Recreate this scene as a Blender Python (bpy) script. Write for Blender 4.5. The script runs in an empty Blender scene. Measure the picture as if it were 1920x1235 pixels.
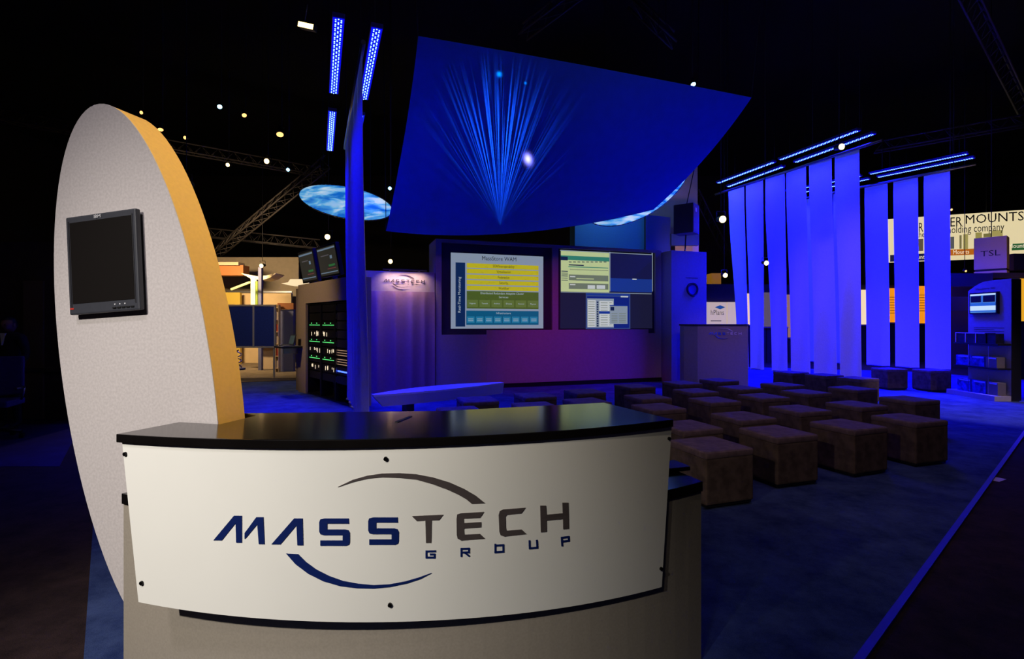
import bpy, bmesh, math, random
from mathutils import Vector, Matrix
from mathutils.geometry import tessellate_polygon
random.seed(7)
PI = math.pi
S = bpy.context.scene
C = S.collection

# ------------------------------------------------------------------ camera
FPX, HZ, EYE = 950.0, 605.0, 1.46
cd = bpy.data.cameras.new('camera'); cam = bpy.data.objects.new('camera', cd); C.objects.link(cam)
cam.location = (0, 0, EYE); cam.rotation_euler = (PI/2, 0, 0)
cd.sensor_width = 36; cd.lens = 36*FPX/1920; cd.shift_y = -(617.5-HZ)/1920; cd.clip_end = 200
S.camera = cam
S.view_settings.view_transform = 'Standard'; S.view_settings.look = 'None'
S.view_settings.gamma = 1; S.view_settings.exposure = 0.0; S.view_settings.use_curve_mapping = False

# ------------------------------------------------------------------ world
w = bpy.data.worlds.new('hall_dark'); S.world = w; w.use_nodes = True
w.node_tree.nodes['Background'].inputs[0].default_value = (0.25, 0.2, 0.5, 1)
w.node_tree.nodes['Background'].inputs[1].default_value = 0.012

def lin(c):
    return tuple(((v/255)/12.92 if v <= 10 else (((v/255)+.055)/1.055)**2.4) for v in c)

def at(x, y, Y):                        # photo coordinates plus distance -> place in the hall
    return Vector(((x-960)/FPX*Y, Y, EYE-(y-HZ)/FPX*Y))
def on_z(x, y, Z):
    return at(x, y, (EYE-Z)*FPX/(y-HZ))

# ------------------------------------------------------------------ lights
def light(kind, name, loc, target, energy, color, size=.3, size_y=None, angle=60, blend=.5, spread=None):
    L = bpy.data.lights.new(name, kind); L.energy = energy; L.color = color
    if kind == 'AREA':
        L.size = size
        if size_y: L.shape = 'RECTANGLE'; L.size_y = size_y
        if spread: L.spread = math.radians(spread)
    else:
        L.shadow_soft_size = size
        if kind == 'SPOT': L.spot_size = math.radians(angle); L.spot_blend = blend
    o = bpy.data.objects.new(name, L); C.objects.link(o); o.location = loc
    if target is not None:
        o.rotation_euler = (Vector(target)-Vector(loc)).to_track_quat('-Z', 'Y').to_euler()
    return o
WARM = (1, .74, .45); WHITE = (1, .93, .84); BLUE = (.002, .002, 1.0); MAG = (.55, .02, .6)
# hall lamps that wash the front of the counter and the oval board
light('SPOT', 'spot_counter', (-3.2, -2.6, 4.6), (-1.35, 1.8, .85), 1600, WHITE, .08, angle=32, blend=1)
light('SPOT', 'spot_counter_soft', (-1.6, -2.0, 4.8), (-.55, 1.7, .6), 95, (1, .88, .7), .25, angle=60, blend=1)
light('SPOT', 'spot_board', (-1.7, -.9, 5.2), (-1.75, 2.1, 1.45), 250, (1, .92, 1), .22, angle=42, blend=1)
light('SPOT', 'spot_board_edge', (2.4, 5.4, 4.6), (-1.3, 2.1, 1.9), 1500, (1, .66, .2), .08, angle=22, blend=.8)
# coloured theatre light on the presentation wall
light('SPOT', 'spot_wall_magenta', (.9, 8.0, 5.2), (1.3, 11.6, .5), 420, (.8, .03, .5), .2, angle=48, blend=1)
light('SPOT', 'spot_wall_violet', (-1.4, 8.2, 5.0), (-2.0, 10.8, 1.0), 75, (.4, .03, .8), .2, angle=50, blend=1)
light('SPOT', 'spot_wall_blue', (2.9, 7.6, 5.4), (4.5, 12.3, 2.3), 900, (.02, .02, 1), .2, angle=24, blend=1)
light('SPOT', 'spot_lectern', (5.4, 8.2, 5.0), (5.1, 11.6, 1.0), 170, (.9, .45, .5), .2, angle=30, blend=1)
# sail wash
light('SPOT', 'spot_sail_blue', (4.6, 6.2, 1.9), (3.0, 10, 4.6), 110, (.02, .02, 1), .2, angle=62, blend=1)
light('SPOT', 'spot_sail_blue_left', (-.6, 5.4, 3.2), (0, 9.2, 4.9), 12, (.02, .02, 1), .2, angle=80, blend=1)
# stool area: soft warm/pink toplight from the camera side
light('SPOT', 'spot_stools', (1.8, 2.6, 6.5), (3.4, 5.6, .2), 110, (1, .55, .8), .3, angle=62, blend=1)
light('SPOT', 'spot_stools_side', (-2.4, -.3, 2.9), (3.6, 5.5, .2), 170, (1, .84, .66), .06, angle=38, blend=1)
light('SPOT', 'spot_banner_wash', (4.6, 6.5, 6.2), (8.3, 12.6, .9), 210, (.9, .5, 1), .2, angle=38, blend=1)
light('SPOT', 'spot_column_wash', (-.3, 3.9, 4.6), (-1.95, 6.4, 1.7), 45, (1, .7, .9), .1, angle=34, blend=1)
light('AREA', 'floor_fill_light', (3.4, 4.2, 8.5), (3.8, 4.5, 0), 55, (.5, .45, 1), 2)  # added overhead fill that lifts the dark floor
light('SPOT', 'spot_aisle', (9.5, 4.5, 7), (8.1, 8.6, 0), 1500, (.95, .7, .95), .1, angle=28, blend=.6)

# ------------------------------------------------------------------ materials
_m = {}
def mat(name, rgb, rough=.6, metal=0, emit=0, noise=0, scale=30, bump=0, trans=0, spec=.5, stretch=None, rgb2=None, coat=0):
    if name in _m: return _m[name]
    m = bpy.data.materials.new(name); m.use_nodes = True; nt = m.node_tree; N = nt.nodes; L = nt.links
    b = N['Principled BSDF']; c = lin(rgb)
    b.inputs['Base Color'].default_value = (*c, 1); b.inputs['Roughness'].default_value = rough
    b.inputs['Metallic'].default_value = metal; b.inputs['Specular IOR Level'].default_value = spec
    b.inputs['Coat Weight'].default_value = coat
    if trans: b.inputs['Transmission Weight'].default_value = trans
    if emit:
        b.inputs['Emission Color'].default_value = (*c, 1); b.inputs['Emission Strength'].default_value = emit
        b.inputs['Base Color'].default_value = (*[v*.2 for v in c], 1)
    if noise or bump or rgb2:
        tc = N.new('ShaderNodeTexCoord'); mp = N.new('ShaderNodeMapping'); nz = N.new('ShaderNodeTexNoise')
        nz.inputs['Scale'].default_value = scale; nz.inputs['Detail'].default_value = 5
        if stretch: mp.inputs['Scale'].default_value = stretch
        L.new(tc.outputs['Object'], mp.inputs[0]); L.new(mp.outputs[0], nz.inputs['Vector'])
        if noise or rgb2:
            r = N.new('ShaderNodeValToRGB'); L.new(nz.outputs['Fac'], r.inputs[0])
            a = tuple(v*(1-noise) for v in c) if not rgb2 else lin(rgb2)
            r.color_ramp.elements[0].position = .36; r.color_ramp.elements[0].color = (*a, 1)
            r.color_ramp.elements[1].position = .64; r.color_ramp.elements[1].color = (*[min(1, v*(1+noise)) for v in c], 1)
            L.new(r.outputs[0], b.inputs['Base Color' if not emit else 'Emission Color'])
        if bump:
            bp = N.new('ShaderNodeBump'); bp.inputs['Strength'].default_value = bump; bp.inputs['Distance'].default_value = .01
            L.new(nz.outputs['Fac'], bp.inputs['Height']); L.new(bp.outputs[0], b.inputs['Normal'])
    _m[name] = m; return m
def glow(rgb, s=1.0):
    return mat('glow_%d_%d_%d_%d' % (*rgb, int(s*100)), rgb, .5, emit=s)

M_black = mat('black_paint', (14, 14, 16), .5, noise=.2)
M_lam = mat('black_laminate', (16, 14, 14), .13, noise=.1, scale=8, spec=1)
M_edge = mat('black_edge_band', (12, 12, 12), .5)
M_board = mat('grey_fleck_board', (186, 180, 180), .8, noise=.07, scale=90, bump=.05)
M_gold = mat('tan_board_edge', (216, 180, 100), .8, noise=.03, scale=60)
M_base = mat('taupe_laminate', (150, 142, 130), .65, noise=.05, scale=120)
M_white = mat('white_acrylic', (236, 236, 230), .28, noise=.01, scale=3, spec=.5)
M_navy = mat('navy_vinyl', (8, 30, 92), .4, noise=.05)
M_chrome = mat('silver_grey_vinyl', (118, 108, 108), .25, metal=.6, noise=.05)
M_steel = mat('steel', (150, 150, 155), .35, metal=1, noise=.05)
M_screw = mat('dark_screw', (24, 22, 24), .35, metal=.8)
M_plastic = mat('charcoal_plastic', (52, 54, 62), .5, noise=.05)
M_lcd = mat('blank_lcd', (20, 17, 16), .35)
M_ott = mat('brown_suede_lit_top', (106, 88, 92), .95, noise=.2, scale=14, bump=.25, spec=.15)  # seat tops: pink toplight put into a lighter suede colour
M_ott2 = mat('brown_suede_shaded_side', (86, 72, 66), .95, noise=.28, scale=11, bump=.25, spec=.15)  # same suede, darkened for the shade on the sides
M_fab = mat('white_banner_fabric', (225, 225, 235), .9, noise=.04, scale=40, spec=.1)
M_sail = mat('blue_sail_fabric', (60, 116, 214), .9, noise=.03, scale=6, spec=.1)
M_wall = mat('grey_wall_fabric', (150, 146, 152), .85, noise=.04, scale=20)
M_cur = mat('grey_curtain', (126, 104, 128), .9, noise=.05, scale=20)
M_dkwall = mat('dark_wall_surround', (46, 44, 60), .7, noise=.05)
M_truss = mat('dark_truss', (70, 64, 62), .6, metal=.3, noise=.1)
M_beige = mat('beige_panel', (168, 146, 116), .75, noise=.05, scale=30)
M_rack = mat('rack_black', (10, 9, 10), .45, noise=.2)
M_gear = mat('rack_gear_grey', (74, 70, 70), .4, metal=.5, noise=.3, scale=60)
M_wire = mat('cable_black', (12, 12, 12), .7)

def carpet(name, a, b, sc=2.5, fine=260):
    m = bpy.data.materials.new(name); m.use_nodes = True; N = m.node_tree.nodes; L = m.node_tree.links
    p = N['Principled BSDF']; p.inputs['Roughness'].default_value = .95; p.inputs['Specular IOR Level'].default_value = .1
    tc = N.new('ShaderNodeTexCoord')
    n1 = N.new('ShaderNodeTexNoise'); n1.inputs['Scale'].default_value = sc; n1.inputs['Detail'].default_value = 8; n1.inputs['Roughness'].default_value = .75
    n2 = N.new('ShaderNodeTexNoise'); n2.inputs['Scale'].default_value = fine; n2.inputs['Detail'].default_value = 2
    ad = N.new('ShaderNodeMath'); ad.operation = 'MULTIPLY_ADD'; ad.inputs[1].default_value = .45
    r = N.new('ShaderNodeValToRGB'); r.color_ramp.elements[0].position = .55; r.color_ramp.elements[1].position = .95
    r.color_ramp.elements[0].color = (*lin(a), 1); r.color_ramp.elements[1].color = (*lin(b), 1)
    bp = N.new('ShaderNodeBump'); bp.inputs['Strength'].default_value = .35; bp.inputs['Distance'].default_value = .008
    L.new(tc.outputs['Object'], n1.inputs['Vector']); L.new(tc.outputs['Object'], n2.inputs['Vector'])
    L.new(n2.outputs['Fac'], ad.inputs[0]); L.new(n1.outputs['Fac'], ad.inputs[2]); L.new(ad.outputs[0], r.inputs[0])
    L.new(r.outputs[0], p.inputs['Base Color']); L.new(n2.outputs['Fac'], bp.inputs['Height']); L.new(bp.outputs[0], p.inputs['Normal'])
    return m
M_carpet = carpet('blue_grey_booth_carpet', (26, 40, 84), (70, 86, 128))
M_aisle = carpet('brown_aisle_carpet', (30, 22, 24), (58, 44, 44), 5, 190)
M_navyc = carpet('dark_violet_carpet', (38, 26, 66), (56, 44, 90))

# ------------------------------------------------------------------ mesh building
class MB:
    def __init__(s): s.bm = bmesh.new(); s.mi = 0
    def f(s, vs, sm=False):
        try:
            f = s.bm.faces.new(vs); f.material_index = s.mi; f.smooth = sm; return f
        except ValueError: return None
    def v(s, p): return s.bm.verts.new(p)
    def box(s, c, d, rot=None):
        vs = []
        R = rot if rot is not None else Matrix.Identity(3)
        for i in (-1, 1):
            for j in (-1, 1):
                for k in (-1, 1):
                    vs.append(s.v(Vector(c)+R@Vector((i*d[0]/2, j*d[1]/2, k*d[2]/2))))
        for q in ((0,1,3,2),(4,6,7,5),(0,4,5,1),(2,3,7,6),(0,2,6,4),(1,5,7,3)): s.f([vs[i] for i in q])
        return s
    def bb(s, x0, x1, y0, y1, z0, z1): return s.box(((x0+x1)/2, (y0+y1)/2, (z0+z1)/2), (abs(x1-x0), abs(y1-y0), abs(z1-z0)))
    def cyl(s, a, b, r, r2=None, n=16, cap=True):
        a, b = Vector(a), Vector(b); d = (b-a).normalized(); r2 = r if r2 is None else r2
        u = d.orthogonal().normalized(); w_ = d.cross(u)
        A = [s.v(a+(u*math.cos(2*PI*i/n)+w_*math.sin(2*PI*i/n))*r) for i in range(n)]
        B = [s.v(b+(u*math.cos(2*PI*i/n)+w_*math.sin(2*PI*i/n))*r2) for i in range(n)]
        for i in range(n): s.f([A[i], A[(i+1) % n], B[(i+1) % n], B[i]], True)
        if cap: s.f(A[::-1]); s.f(B)
        return s
    def tube(s, pts, r, n=8):
        for a, b in zip(pts, pts[1:]): s.cyl(a, b, r, n=n)
        return s
    def prism(s, poly, z0, z1, axis='z', o=0):          # closed 2D polygon, extruded
        def P(p, h): return (p[0], p[1], h) if axis == 'z' else (p[0], h, p[1])
        A = [s.v(P(p, z0)) for p in poly]; B = [s.v(P(p, z1)) for p in poly]; n = len(poly)
        for i in range(n): s.f([A[i], A[(i+1) % n], B[(i+1) % n], B[i]])
        for t in tessellate_polygon([[Vector((p[0], p[1], 0)) for p in poly]]):
            s.f([A[i] for i in t]); s.f([B[i] for i in reversed(t)])
        return s
    def pts3(s, front, back):                            # arbitrary outline prism in 3D
        A = [s.v(p) for p in front]; B = [s.v(p) for p in back]; n = len(A)
        for i in range(n): s.f([A[i], A[(i+1) % n], B[(i+1) % n], B[i]])
        for t in tessellate_polygon([[Vector(p) for p in front]]):
            s.f([A[i] for i in t]); s.f([B[i] for i in reversed(t)])
        return s
    def text(s, body, loc, size, width=None, rot=0, ext=.002, flip=False):   # flat letters on a plane facing -Y
        cu = bpy.data.curves.new('t', 'FONT'); cu.body = body; cu.size = size; cu.align_x = 'CENTER'; cu.align_y = 'CENTER'; cu.resolution_u = 2
        o = bpy.data.objects.new('t', cu); C.objects.link(o); bpy.context.view_layer.update()
        me = bpy.data.meshes.new_from_object(o.evaluated_get(bpy.context.evaluated_depsgraph_get()))
        xs = [v.co.x for v in me.vertices]
        sc = 1
        if width and xs: sc = width/max(1e-6, max(xs)-min(xs))
        mid = (max(xs)+min(xs))/2 if xs else 0
        vs = []
        cr, sr = math.cos(rot), math.sin(rot)
        for v in me.vertices:
            x, z = (v.co.x-mid)*sc, v.co.y
            vs.append(s.v((loc[0]+x*cr-z*sr, loc[1], loc[2]+x*sr+z*cr)))
        for p in me.polygons: s.f([vs[i] for i in p.vertices])
        bpy.data.objects.remove(o); bpy.data.curves.remove(cu); bpy.data.meshes.remove(me)
        return s
    def build(s, name, m, parent=None, loc=None, rz=0, bevel=0, kind=None, segs=2):
        me = bpy.data.meshes.new(name)
        if s.bm.faces: bmesh.ops.recalc_face_normals(s.bm, faces=s.bm.faces[:])
        if bevel:
            bmesh.ops.remove_doubles(s.bm, verts=s.bm.verts[:], dist=1e-6)
            es = [e for e in s.bm.edges if len(e.link_faces) == 2 and e.calc_face_angle(0) > .5]
            bmesh.ops.bevel(s.bm, geom=es, offset=bevel, segments=segs, affect='EDGES', profile=.6)
        for e in s.bm.edges:
            if len(e.link_faces) == 2 and e.calc_face_angle(0) > .6: e.smooth = False
        s.bm.to_mesh(me); s.bm.free()
        for x in (m if isinstance(m, (list, tuple)) else [m]): me.materials.append(x)
        o = bpy.data.objects.new(name, me); C.objects.link(o)
        if parent: o.parent = parent
        if loc is not None: o.location = loc
        o.rotation_euler.z = rz
        if kind: o['kind'] = kind
        return o

def tag(o, label=None, cat=None, group=None, kind=None):
    if label: o['label'] = label
    if cat: o['category'] = cat
    if group: o['group'] = group
    if kind: o['kind'] = kind
    return o
def thing(name, label, cat, loc=(0, 0, 0), rz=0, group=None):
    o = bpy.data.objects.new(name, None); C.objects.link(o); o.location = loc; o.rotation_euler = (0, 0, rz); o.empty_display_size = .1
    return tag(o, label, cat, group)
def dup(root, loc, rz, label, group=None, scale=None):
    def cp(o, par):
        c = o.copy(); C.objects.link(c); c.parent = par
        for k in o.children: cp(k, c)
        return c
    r = cp(root, None); r.location = loc
    if rz is not None: r.rotation_euler = (0, 0, rz) if not hasattr(rz, '__len__') else rz
    if scale: r.scale = (scale,)*3
    r['label'] = label
    if group: r['group'] = group
    return r

class Line:                          # a vertical plane standing in the hall: origin, heading
    def __init__(s, o, ang): s.o = Vector(o); s.a = ang; s.d = Vector((math.cos(ang), math.sin(ang)))
    def hit(s, px, py):              # -> distance along the plane, height
        r = (px-960)/FPX
        t = (r*s.o.y-s.o.x)/(s.d.x-r*s.d.y); Y = s.o.y+t*s.d.y
        return t, EYE-(py-HZ)/FPX*Y

# ------------------------------------------------------------------ structure of the hall
MB().bb(-30, 40, -6, 40, -.1, 0).build('floor', M_aisle, kind='structure')
MB().bb(-30, 40, -6, 40, 13, 13.2).build('ceiling', mat('black_ceiling', (10, 10, 14), .9, noise=.2), kind='structure')
MB().bb(-30, 40, 39.8, 40, 0, 13).build('wall_back', mat('dim_brown_wall', (30, 26, 24), .9, noise=.2), kind='structure')
MB().bb(-30, -29.8, -6, 40, 0, 13).build('wall_left', mat('dim_brown_wall', (30, 26, 24)), kind='structure')
MB().bb(39.8, 40, -6, 40, 0, 13).build('wall_right', mat('dim_brown_wall', (30, 26, 24)), kind='structure')
cp = [(.42, 1.0), (1.49, 2.2), (6.4, 6.4), (13.2, 12.2), (12.2, 15.0), (7, 17), (-4, 13.5), (-9.2, 11.2), (-2.93, 3.54), (-1.86, 2.2), (-.9, 1.0)]
tag(MB().prism(cp, 0, .004).build('booth_carpet', M_carpet), 'blue grey carpet laid under the whole blue-lit booth', 'carpet')
tag(MB().prism([(-12, 5.15), (-4.6, 5.15), (-6.2, 7.3), (-12, 7.3)], 0, .003).build('aisle_carpet', M_navyc), 'dark violet carpet in front of the dim partition at left', 'carpet')
eA, eB = Vector((1.49, 2.2)), Vector((6.4, 6.4)); dn = (eB-eA).normalized(); nn = Vector((dn.y, -dn.x))
a0, a1 = eA-dn*1.2, eB+dn*1.5
MB().prism([tuple(a0), tuple(a1), tuple(a1+nn*.035), tuple(a0+nn*.035)], 0, .016).build('trim_1', mat('blue_carpet_trim', (40, 36, 190), .45), kind='structure')
q = on_z(1867, 898, 0.002)
tag(MB().box((0, 0, 0), (.16, .1, .002)).build('floor_tag', mat('grey_paper', (190, 170, 190), .8), loc=(q.x, q.y, .0025), rz=.5), 'small pale paper tag lying on the brown aisle floor', 'paper')
# distant carpet behind the left passage
tag(MB().prism([(-14, 12.4), (-9.3, 11.3), (-4, 13.7), (-5, 19.5), (-14, 19.5)], 0, .002).build('distant_carpet', carpet('tan_far_carpet', (96, 84, 72), (140, 124, 100))), 'tan carpet of the far booth beyond the passage', 'carpet')

# ------------------------------------------------------------------ reception counter
CC = Vector((-.6975, 4.4263)); CR = 2.725
def arc(R, x0, x1, n=28):
    out = []
    t0 = math.asin((x0-CC.x)/R); t1 = math.asin((x1-CC.x)/R)
    for i in range(n+1):
        t = t0+(t1-t0)*i/n; out.append((CC.x+R*math.sin(t), CC.y-R*math.cos(t)))
    return out
ctr = thing('reception_counter', 'curved reception counter with black top and white front panel bearing a large swoosh logo', 'counter', (-.4, 2.2, 0))
O = Vector((-.4, 2.2, 0))
def loc2(poly): return [(p[0]-O.x, p[1]-O.y) for p in poly]
top = arc(CR+.012, -1.39, .652)+[(.45, 2.48), (-.3, 2.25), (-1.16, 2.19), (-1.08, 2.13), (-1.125, 1.952), (-1.31, 1.995)]
MB().prism(loc2(top), 1.04, 1.07).build('countertop', M_lam, ctr, bevel=.003)
# front panel, bent white acrylic, narrower at the bottom
b = MB(); n = 36
tl, tr = math.asin((-1.375-CC.x)/CR), math.asin((.648-CC.x)/CR)
bl, br = math.asin((-1.305-CC.x)/CR), math.asin((.600-CC.x)/CR)
rows = 6
def pp(i, j, R):
    f = i/n; g = j/rows; t = (tl+(tr-tl)*f)*(1-g)+(bl+(br-bl)*f)*g
    zb = .485+(.402-.485)*f; z = 1.038*(1-g)+zb*g
    return (CC.x+R*math.sin(t)-O.x, CC.y-R*math.cos(t)-O.y, z)
FR = [[b.v(pp(i, j, CR)) for j in range(rows+1)] for i in range(n+1)]
BK = [[b.v(pp(i, j, CR-.012)) for j in range(rows+1)] for i in range(n+1)]
for i in range(n):
    for j in range(rows):
        b.f([FR[i][j], FR[i+1][j], FR[i+1][j+1], FR[i][j+1]], True); b.f([BK[i][j], BK[i][j+1], BK[i+1][j+1], BK[i+1][j]], True)
    b.f([FR[i][0], BK[i][0], BK[i+1][0], FR[i+1][0]]); b.f([FR[i][-1], FR[i+1][-1], BK[i+1][-1], BK[i][-1]])
for j in range(rows):
    b.f([FR[0][j], FR[0][j+1], BK[0][j+1], BK[0][j]]); b.f([FR[-1][j], BK[-1][j], BK[-1][j+1], FR[-1][j+1]])
pan = b.build('front_panel', M_white, ctr)
def cyl_hit(px, py, R=CR+.003):
    r = (px-960)/FPX; A = r*r+1; B = -2*(r*CC.x+CC.y); D = CC.x**2+CC.y**2-R*R
    Y = (-B-math.sqrt(B*B-4*A*D))/(2*A)
    X = r*Y; t = math.asin((X-CC.x)/R)
    return t*CR, EYE-(py-HZ)/FPX*Y
for px, py in ((234, 851), (265, 1093), (723, 860), (731, 1134), (1255, 822), (1240, 1066)):
    u, z = cyl_hit(px, py); t = u/CR
    d = Vector((math.sin(t), -math.cos(t), 0)); c0 = Vector((CC.x-O.x, CC.y-O.y, z))
    MB().cyl(c0+d*(CR-.03), c0+d*(CR+.006), .0085, .007, 14).build('screw_cap', M_screw, ctr)
# riser and base
ris = arc(CR-.04, -1.30, .55)+arc(CR-.14, -1.24, .55)[::-1]
MB().prism(loc2(ris), .78, 1.04).build('riser', M_base, ctr)
BR_ = 2.35; c2 = Vector((-.50, 4.13))
def arc2(R, x0, x1, n=30):
    t0 = math.asin((x0-c2.x)/R); t1 = math.asin((x1-c2.x)/R)
    return [(c2.x+R*math.sin(t0+(t1-t0)*i/n), c2.y-R*math.cos(t0+(t1-t0)*i/n)) for i in range(n+1)]
def basepoly(e): return arc2(BR_+e, -1.557-e, .815+e)+[(.62, 2.72), (-.1, 2.6), (-1.02, 2.45), (-1.02, 1.94), (-1.545, 2.05)]
MB().prism(loc2(basepoly(0)), .0, .735).build('base_cabinet', M_base, ctr)
MB().prism(loc2(basepoly(.006)), .736, .778).build('lower_worktop', M_lam, ctr, bevel=.002)
# pen slot on the top
q = on_z(757, 786, 1.07)
MB().box((q.x-O.x, q.y-O.y, 1.0712), (.012, .13, .003), Matrix.Rotation(-.25, 3, 'Z')).build('cable_slot', M_edge, ctr)
tag(MB().bb(-.11, .11, -.06, .06, 0, .02).build('black_tray', M_black, loc=(.70, 2.36, .779), rz=.3, bevel=.004), 'flat black tray on the lower worktop at the right end of the counter', 'tray')

# logo outlines (one drawing, used on the counter, the low wall and the lectern)
def cr(p): return (360+p[0]/2.5263, 860+p[1]/2.5263)
S1 = [(742,283),(625,283),(606,288),(602,300),(602,345),(608,358),(625,362),(713,362),(713,387),(607,387),(607,412),(730,412),(744,406),(747,393),(747,350),(741,339),(725,335),(640,335),(640,307),(743,307)]
POLY_N = [[(100,386),(197,270),(235,270),(235,397),(208,397),(205,305),(140,386)],
 [(248,380),(248,352),(303,277),(337,277),(343,404),(315,404),(308,310),(255,374)],
 [(375,405),(482,283),(523,283),(526,410),(498,410),(494,315),(418,405)], S1, [(x+232, y-5) for x, y in S1]]
POLY_S = [[(1042,272),(1190,265),(1170,290),(1135,291),(1133,397),(1108,398),(1105,292),(1065,295)],
 [(1383,252),(1275,258),(1256,264),(1253,285),(1254,360),(1258,378),(1275,387),(1388,378),(1365,356),(1290,360),(1288,330),(1370,324),(1370,300),(1288,305),(1287,283),(1365,279)],
 [(1580,232),(1475,240),(1458,248),(1453,268),(1456,345),(1462,362),(1480,368),(1585,356),(1562,335),(1492,341),(1487,330),(1485,275),(1492,265),(1560,258)],
 [(1650,222),(1677,222),(1680,265),(1757,258),(1755,208),(1783,208),(1786,331),(1759,333),(1758,285),(1680,292),(1681,345),(1653,348)]]
ARC_T = ([(690,133),(760,100),(830,80),(900,70),(980,68),(1060,73),(1140,88),(1220,112),(1290,143),(1345,175),(1388,210)],
         [(691,134),(765,109),(835,93),(903,87),(985,90),(1063,98),(1140,120),(1210,146),(1262,170),(1300,192),(1325,213)])
ARC_B = ([(445,449),(490,500),(550,545),(620,580),(700,603),(780,613),(860,615),(940,607),(1020,590),(1080,570),(1135,542)],
         [(502,452),(540,490),(590,526),(650,556),(715,579),(785,592),(860,599),(935,595),(1010,581),(1073,563),(1134,541)])
STROKES = [[(1152,438),(1110,439),(1110,468),(1149,468),(1149,453),(1130,453)], [(1276,461),(1276,427),(1312,426),(1312,443),(1280,444)], [(1292,444),(1312,460)],
 [(1437,411),(1475,409),(1475,440),(1437,443),(1437,407)], [(1599,390),(1600,424),(1636,421),(1634,388)], [(1754,410),(1752,374),(1785,370),(1786,388),(1754,392)]]
def stroke_quads(pl, w_=4.2):
    out = []
    for (x0, y0), (x1, y1) in zip(pl, pl[1:]):
        d = Vector((x1-x0, y1-y0)).normalized(); nrm = Vector((-d.y, d.x))*w_; e = d*w_*.9
        out.append([(x0-e.x+nrm.x, y0-e.y+nrm.y), (x1+e.x+nrm.x, y1+e.y+nrm.y), (x1+e.x-nrm.x, y1+e.y-nrm.y), (x0-e.x-nrm.x, y0-e.y-nrm.y)])
    return out
def arc_quads(A): return [[A[0][i], A[0][i+1], A[1][i+1], A[1][i]] for i in range(len(A[0])-1)]
LOGO = {'navy': POLY_N+arc_quads(ARC_B), 'silver': POLY_S+arc_quads(ARC_T), 'group': [q_ for st in STROKES for q_ in stroke_quads(st)]}
def logo_curved(polys, m, name, label=None):
    b = MB()
    for poly in polys:
        fr, bk = [], []
        dense = []
        for i in range(len(poly)):
            a, c = Vector(poly[i]), Vector(poly[(i+1) % len(poly)]); k = max(1, int((c-a).length/60))
            dense += [tuple(a+(c-a)*j/k) for j in range(k)]
        for p in dense:
            u, z = cyl_hit(*cr(p)); t = u/CR
            for lst, R in ((fr, CR+.0022), (bk, CR+.0003)):
                lst.append((CC.x+R*math.sin(t)-O.x, CC.y-R*math.cos(t)-O.y, z))
        b.pts3(fr, bk)
    tag(b.build(name, m, ctr), label)
for g in (POLY_N[:2], POLY_N[2:3], POLY_N[3:4], POLY_N[4:5]): logo_curved(g, M_navy, 'logo_letter', 'navy blue letter')
for g in POLY_S: logo_curved([g], M_chrome, 'logo_letter', 'silver grey letter')
logo_curved(arc_quads(ARC_B), M_navy, 'logo_swoosh', 'navy lower swoosh'); logo_curved(arc_quads(ARC_T), M_chrome, 'logo_swoosh', 'silver upper swoosh')
for g in (STROKES[:1], STROKES[1:3], STROKES[3:4], STROKES[4:5], STROKES[5:6]): logo_curved([q_ for st in g for q_ in stroke_quads(st)], M_navy, 'small_letter', 'small navy letter')
U0, Z0 = cyl_hit(960-220, 990)
def logo_flat(parent, cx, y, cz, width, mn, ms, mg, keys=('navy', 'silver', 'group'), name='logo'):
    uL = cyl_hit(*cr((100, 386)))[0]; uR = cyl_hit(*cr((1786, 331)))[0]; k = width/(uR-uL); um = (uL+uR)/2
    zm = cyl_hit(*cr((900, 340)))[1]
    for key, m in zip(('navy', 'silver', 'group'), (mn, ms, mg)):
        if key not in keys: continue
        b = MB()
        for poly in LOGO[key]:
            fr = []
            for p in poly:
                u, z = cyl_hit(*cr(p)); fr.append(((u-um)*k+cx, y, (z-zm)*k+cz))
            b.pts3(fr, [(p[0], p[1]+.006, p[2]) for p in fr])
        b.build(name, m, parent)

# ------------------------------------------------------------------ oval board with monitor
BA = math.radians(14)
ob = thing('oval_board', 'tall leaning grey oval board with tan edge standing behind the counter', 'display board', (-1.669, 2.1, 0), -BA)
bcx, bcz, ba, bb_, tl_ = .125, 1.262, 1.128, .385, math.radians(-10.5)
def ell(k, e=0):
    t = 2*PI*k/96; x = (bb_+e)*math.cos(t); z = (ba+e)*math.sin(t)
    return (bcx+x*math.cos(tl_)+z*math.sin(tl_), bcz-x*math.sin(tl_)+z*math.cos(tl_))
ev = [ell(k) for k in range(96)]
MB().prism(ev, 0, .004, 'y').build('face_panel', M_board, ob)
b = MB(); A = [b.v((p[0], .004, p[1])) for p in ev]; B = [b.v((p[0], .14, p[1])) for p in ev]
for i in range(96): b.f([A[i], A[(i+1) % 96], B[(i+1) % 96], B[i]], True)
b.f(A); b.f(B[::-1]); b.build('edge_band', M_gold, ob)
MB().bb(.2, .5, .02, .12, .012, .26).build('foot', M_gold, ob)
ml = Line((-1.669, 2.1), -BA)
mon = thing('wall_monitor', 'blank black flat monitor mounted on the grey oval board', 'monitor', (-1.669, 2.1, 0), -BA)
x0, zt0 = ml.hit(137, 413); x1, zt1 = ml.hit(274, 390.5); _, zb0 = ml.hit(140, 590); _, zb1 = ml.hit(278, 582)
x0 += .0; zt = (zt0+zt1)/2; zb = (zb0+zb1)/2; F_ = -.034
x0, zt0 = ml.hit(143, 413); x1, _ = ml.hit(273, 391)
mz = (zt+zb)/2
MB().bb(x0, x1, F_, -.012, zb, zt).build('housing', M_plastic, mon, bevel=.006)
MB().bb(x0+.05, x1-.05, -.013, -.0005, mz-.1, mz+.1).build('wall_bracket', M_black, mon)
bz = .022
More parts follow.
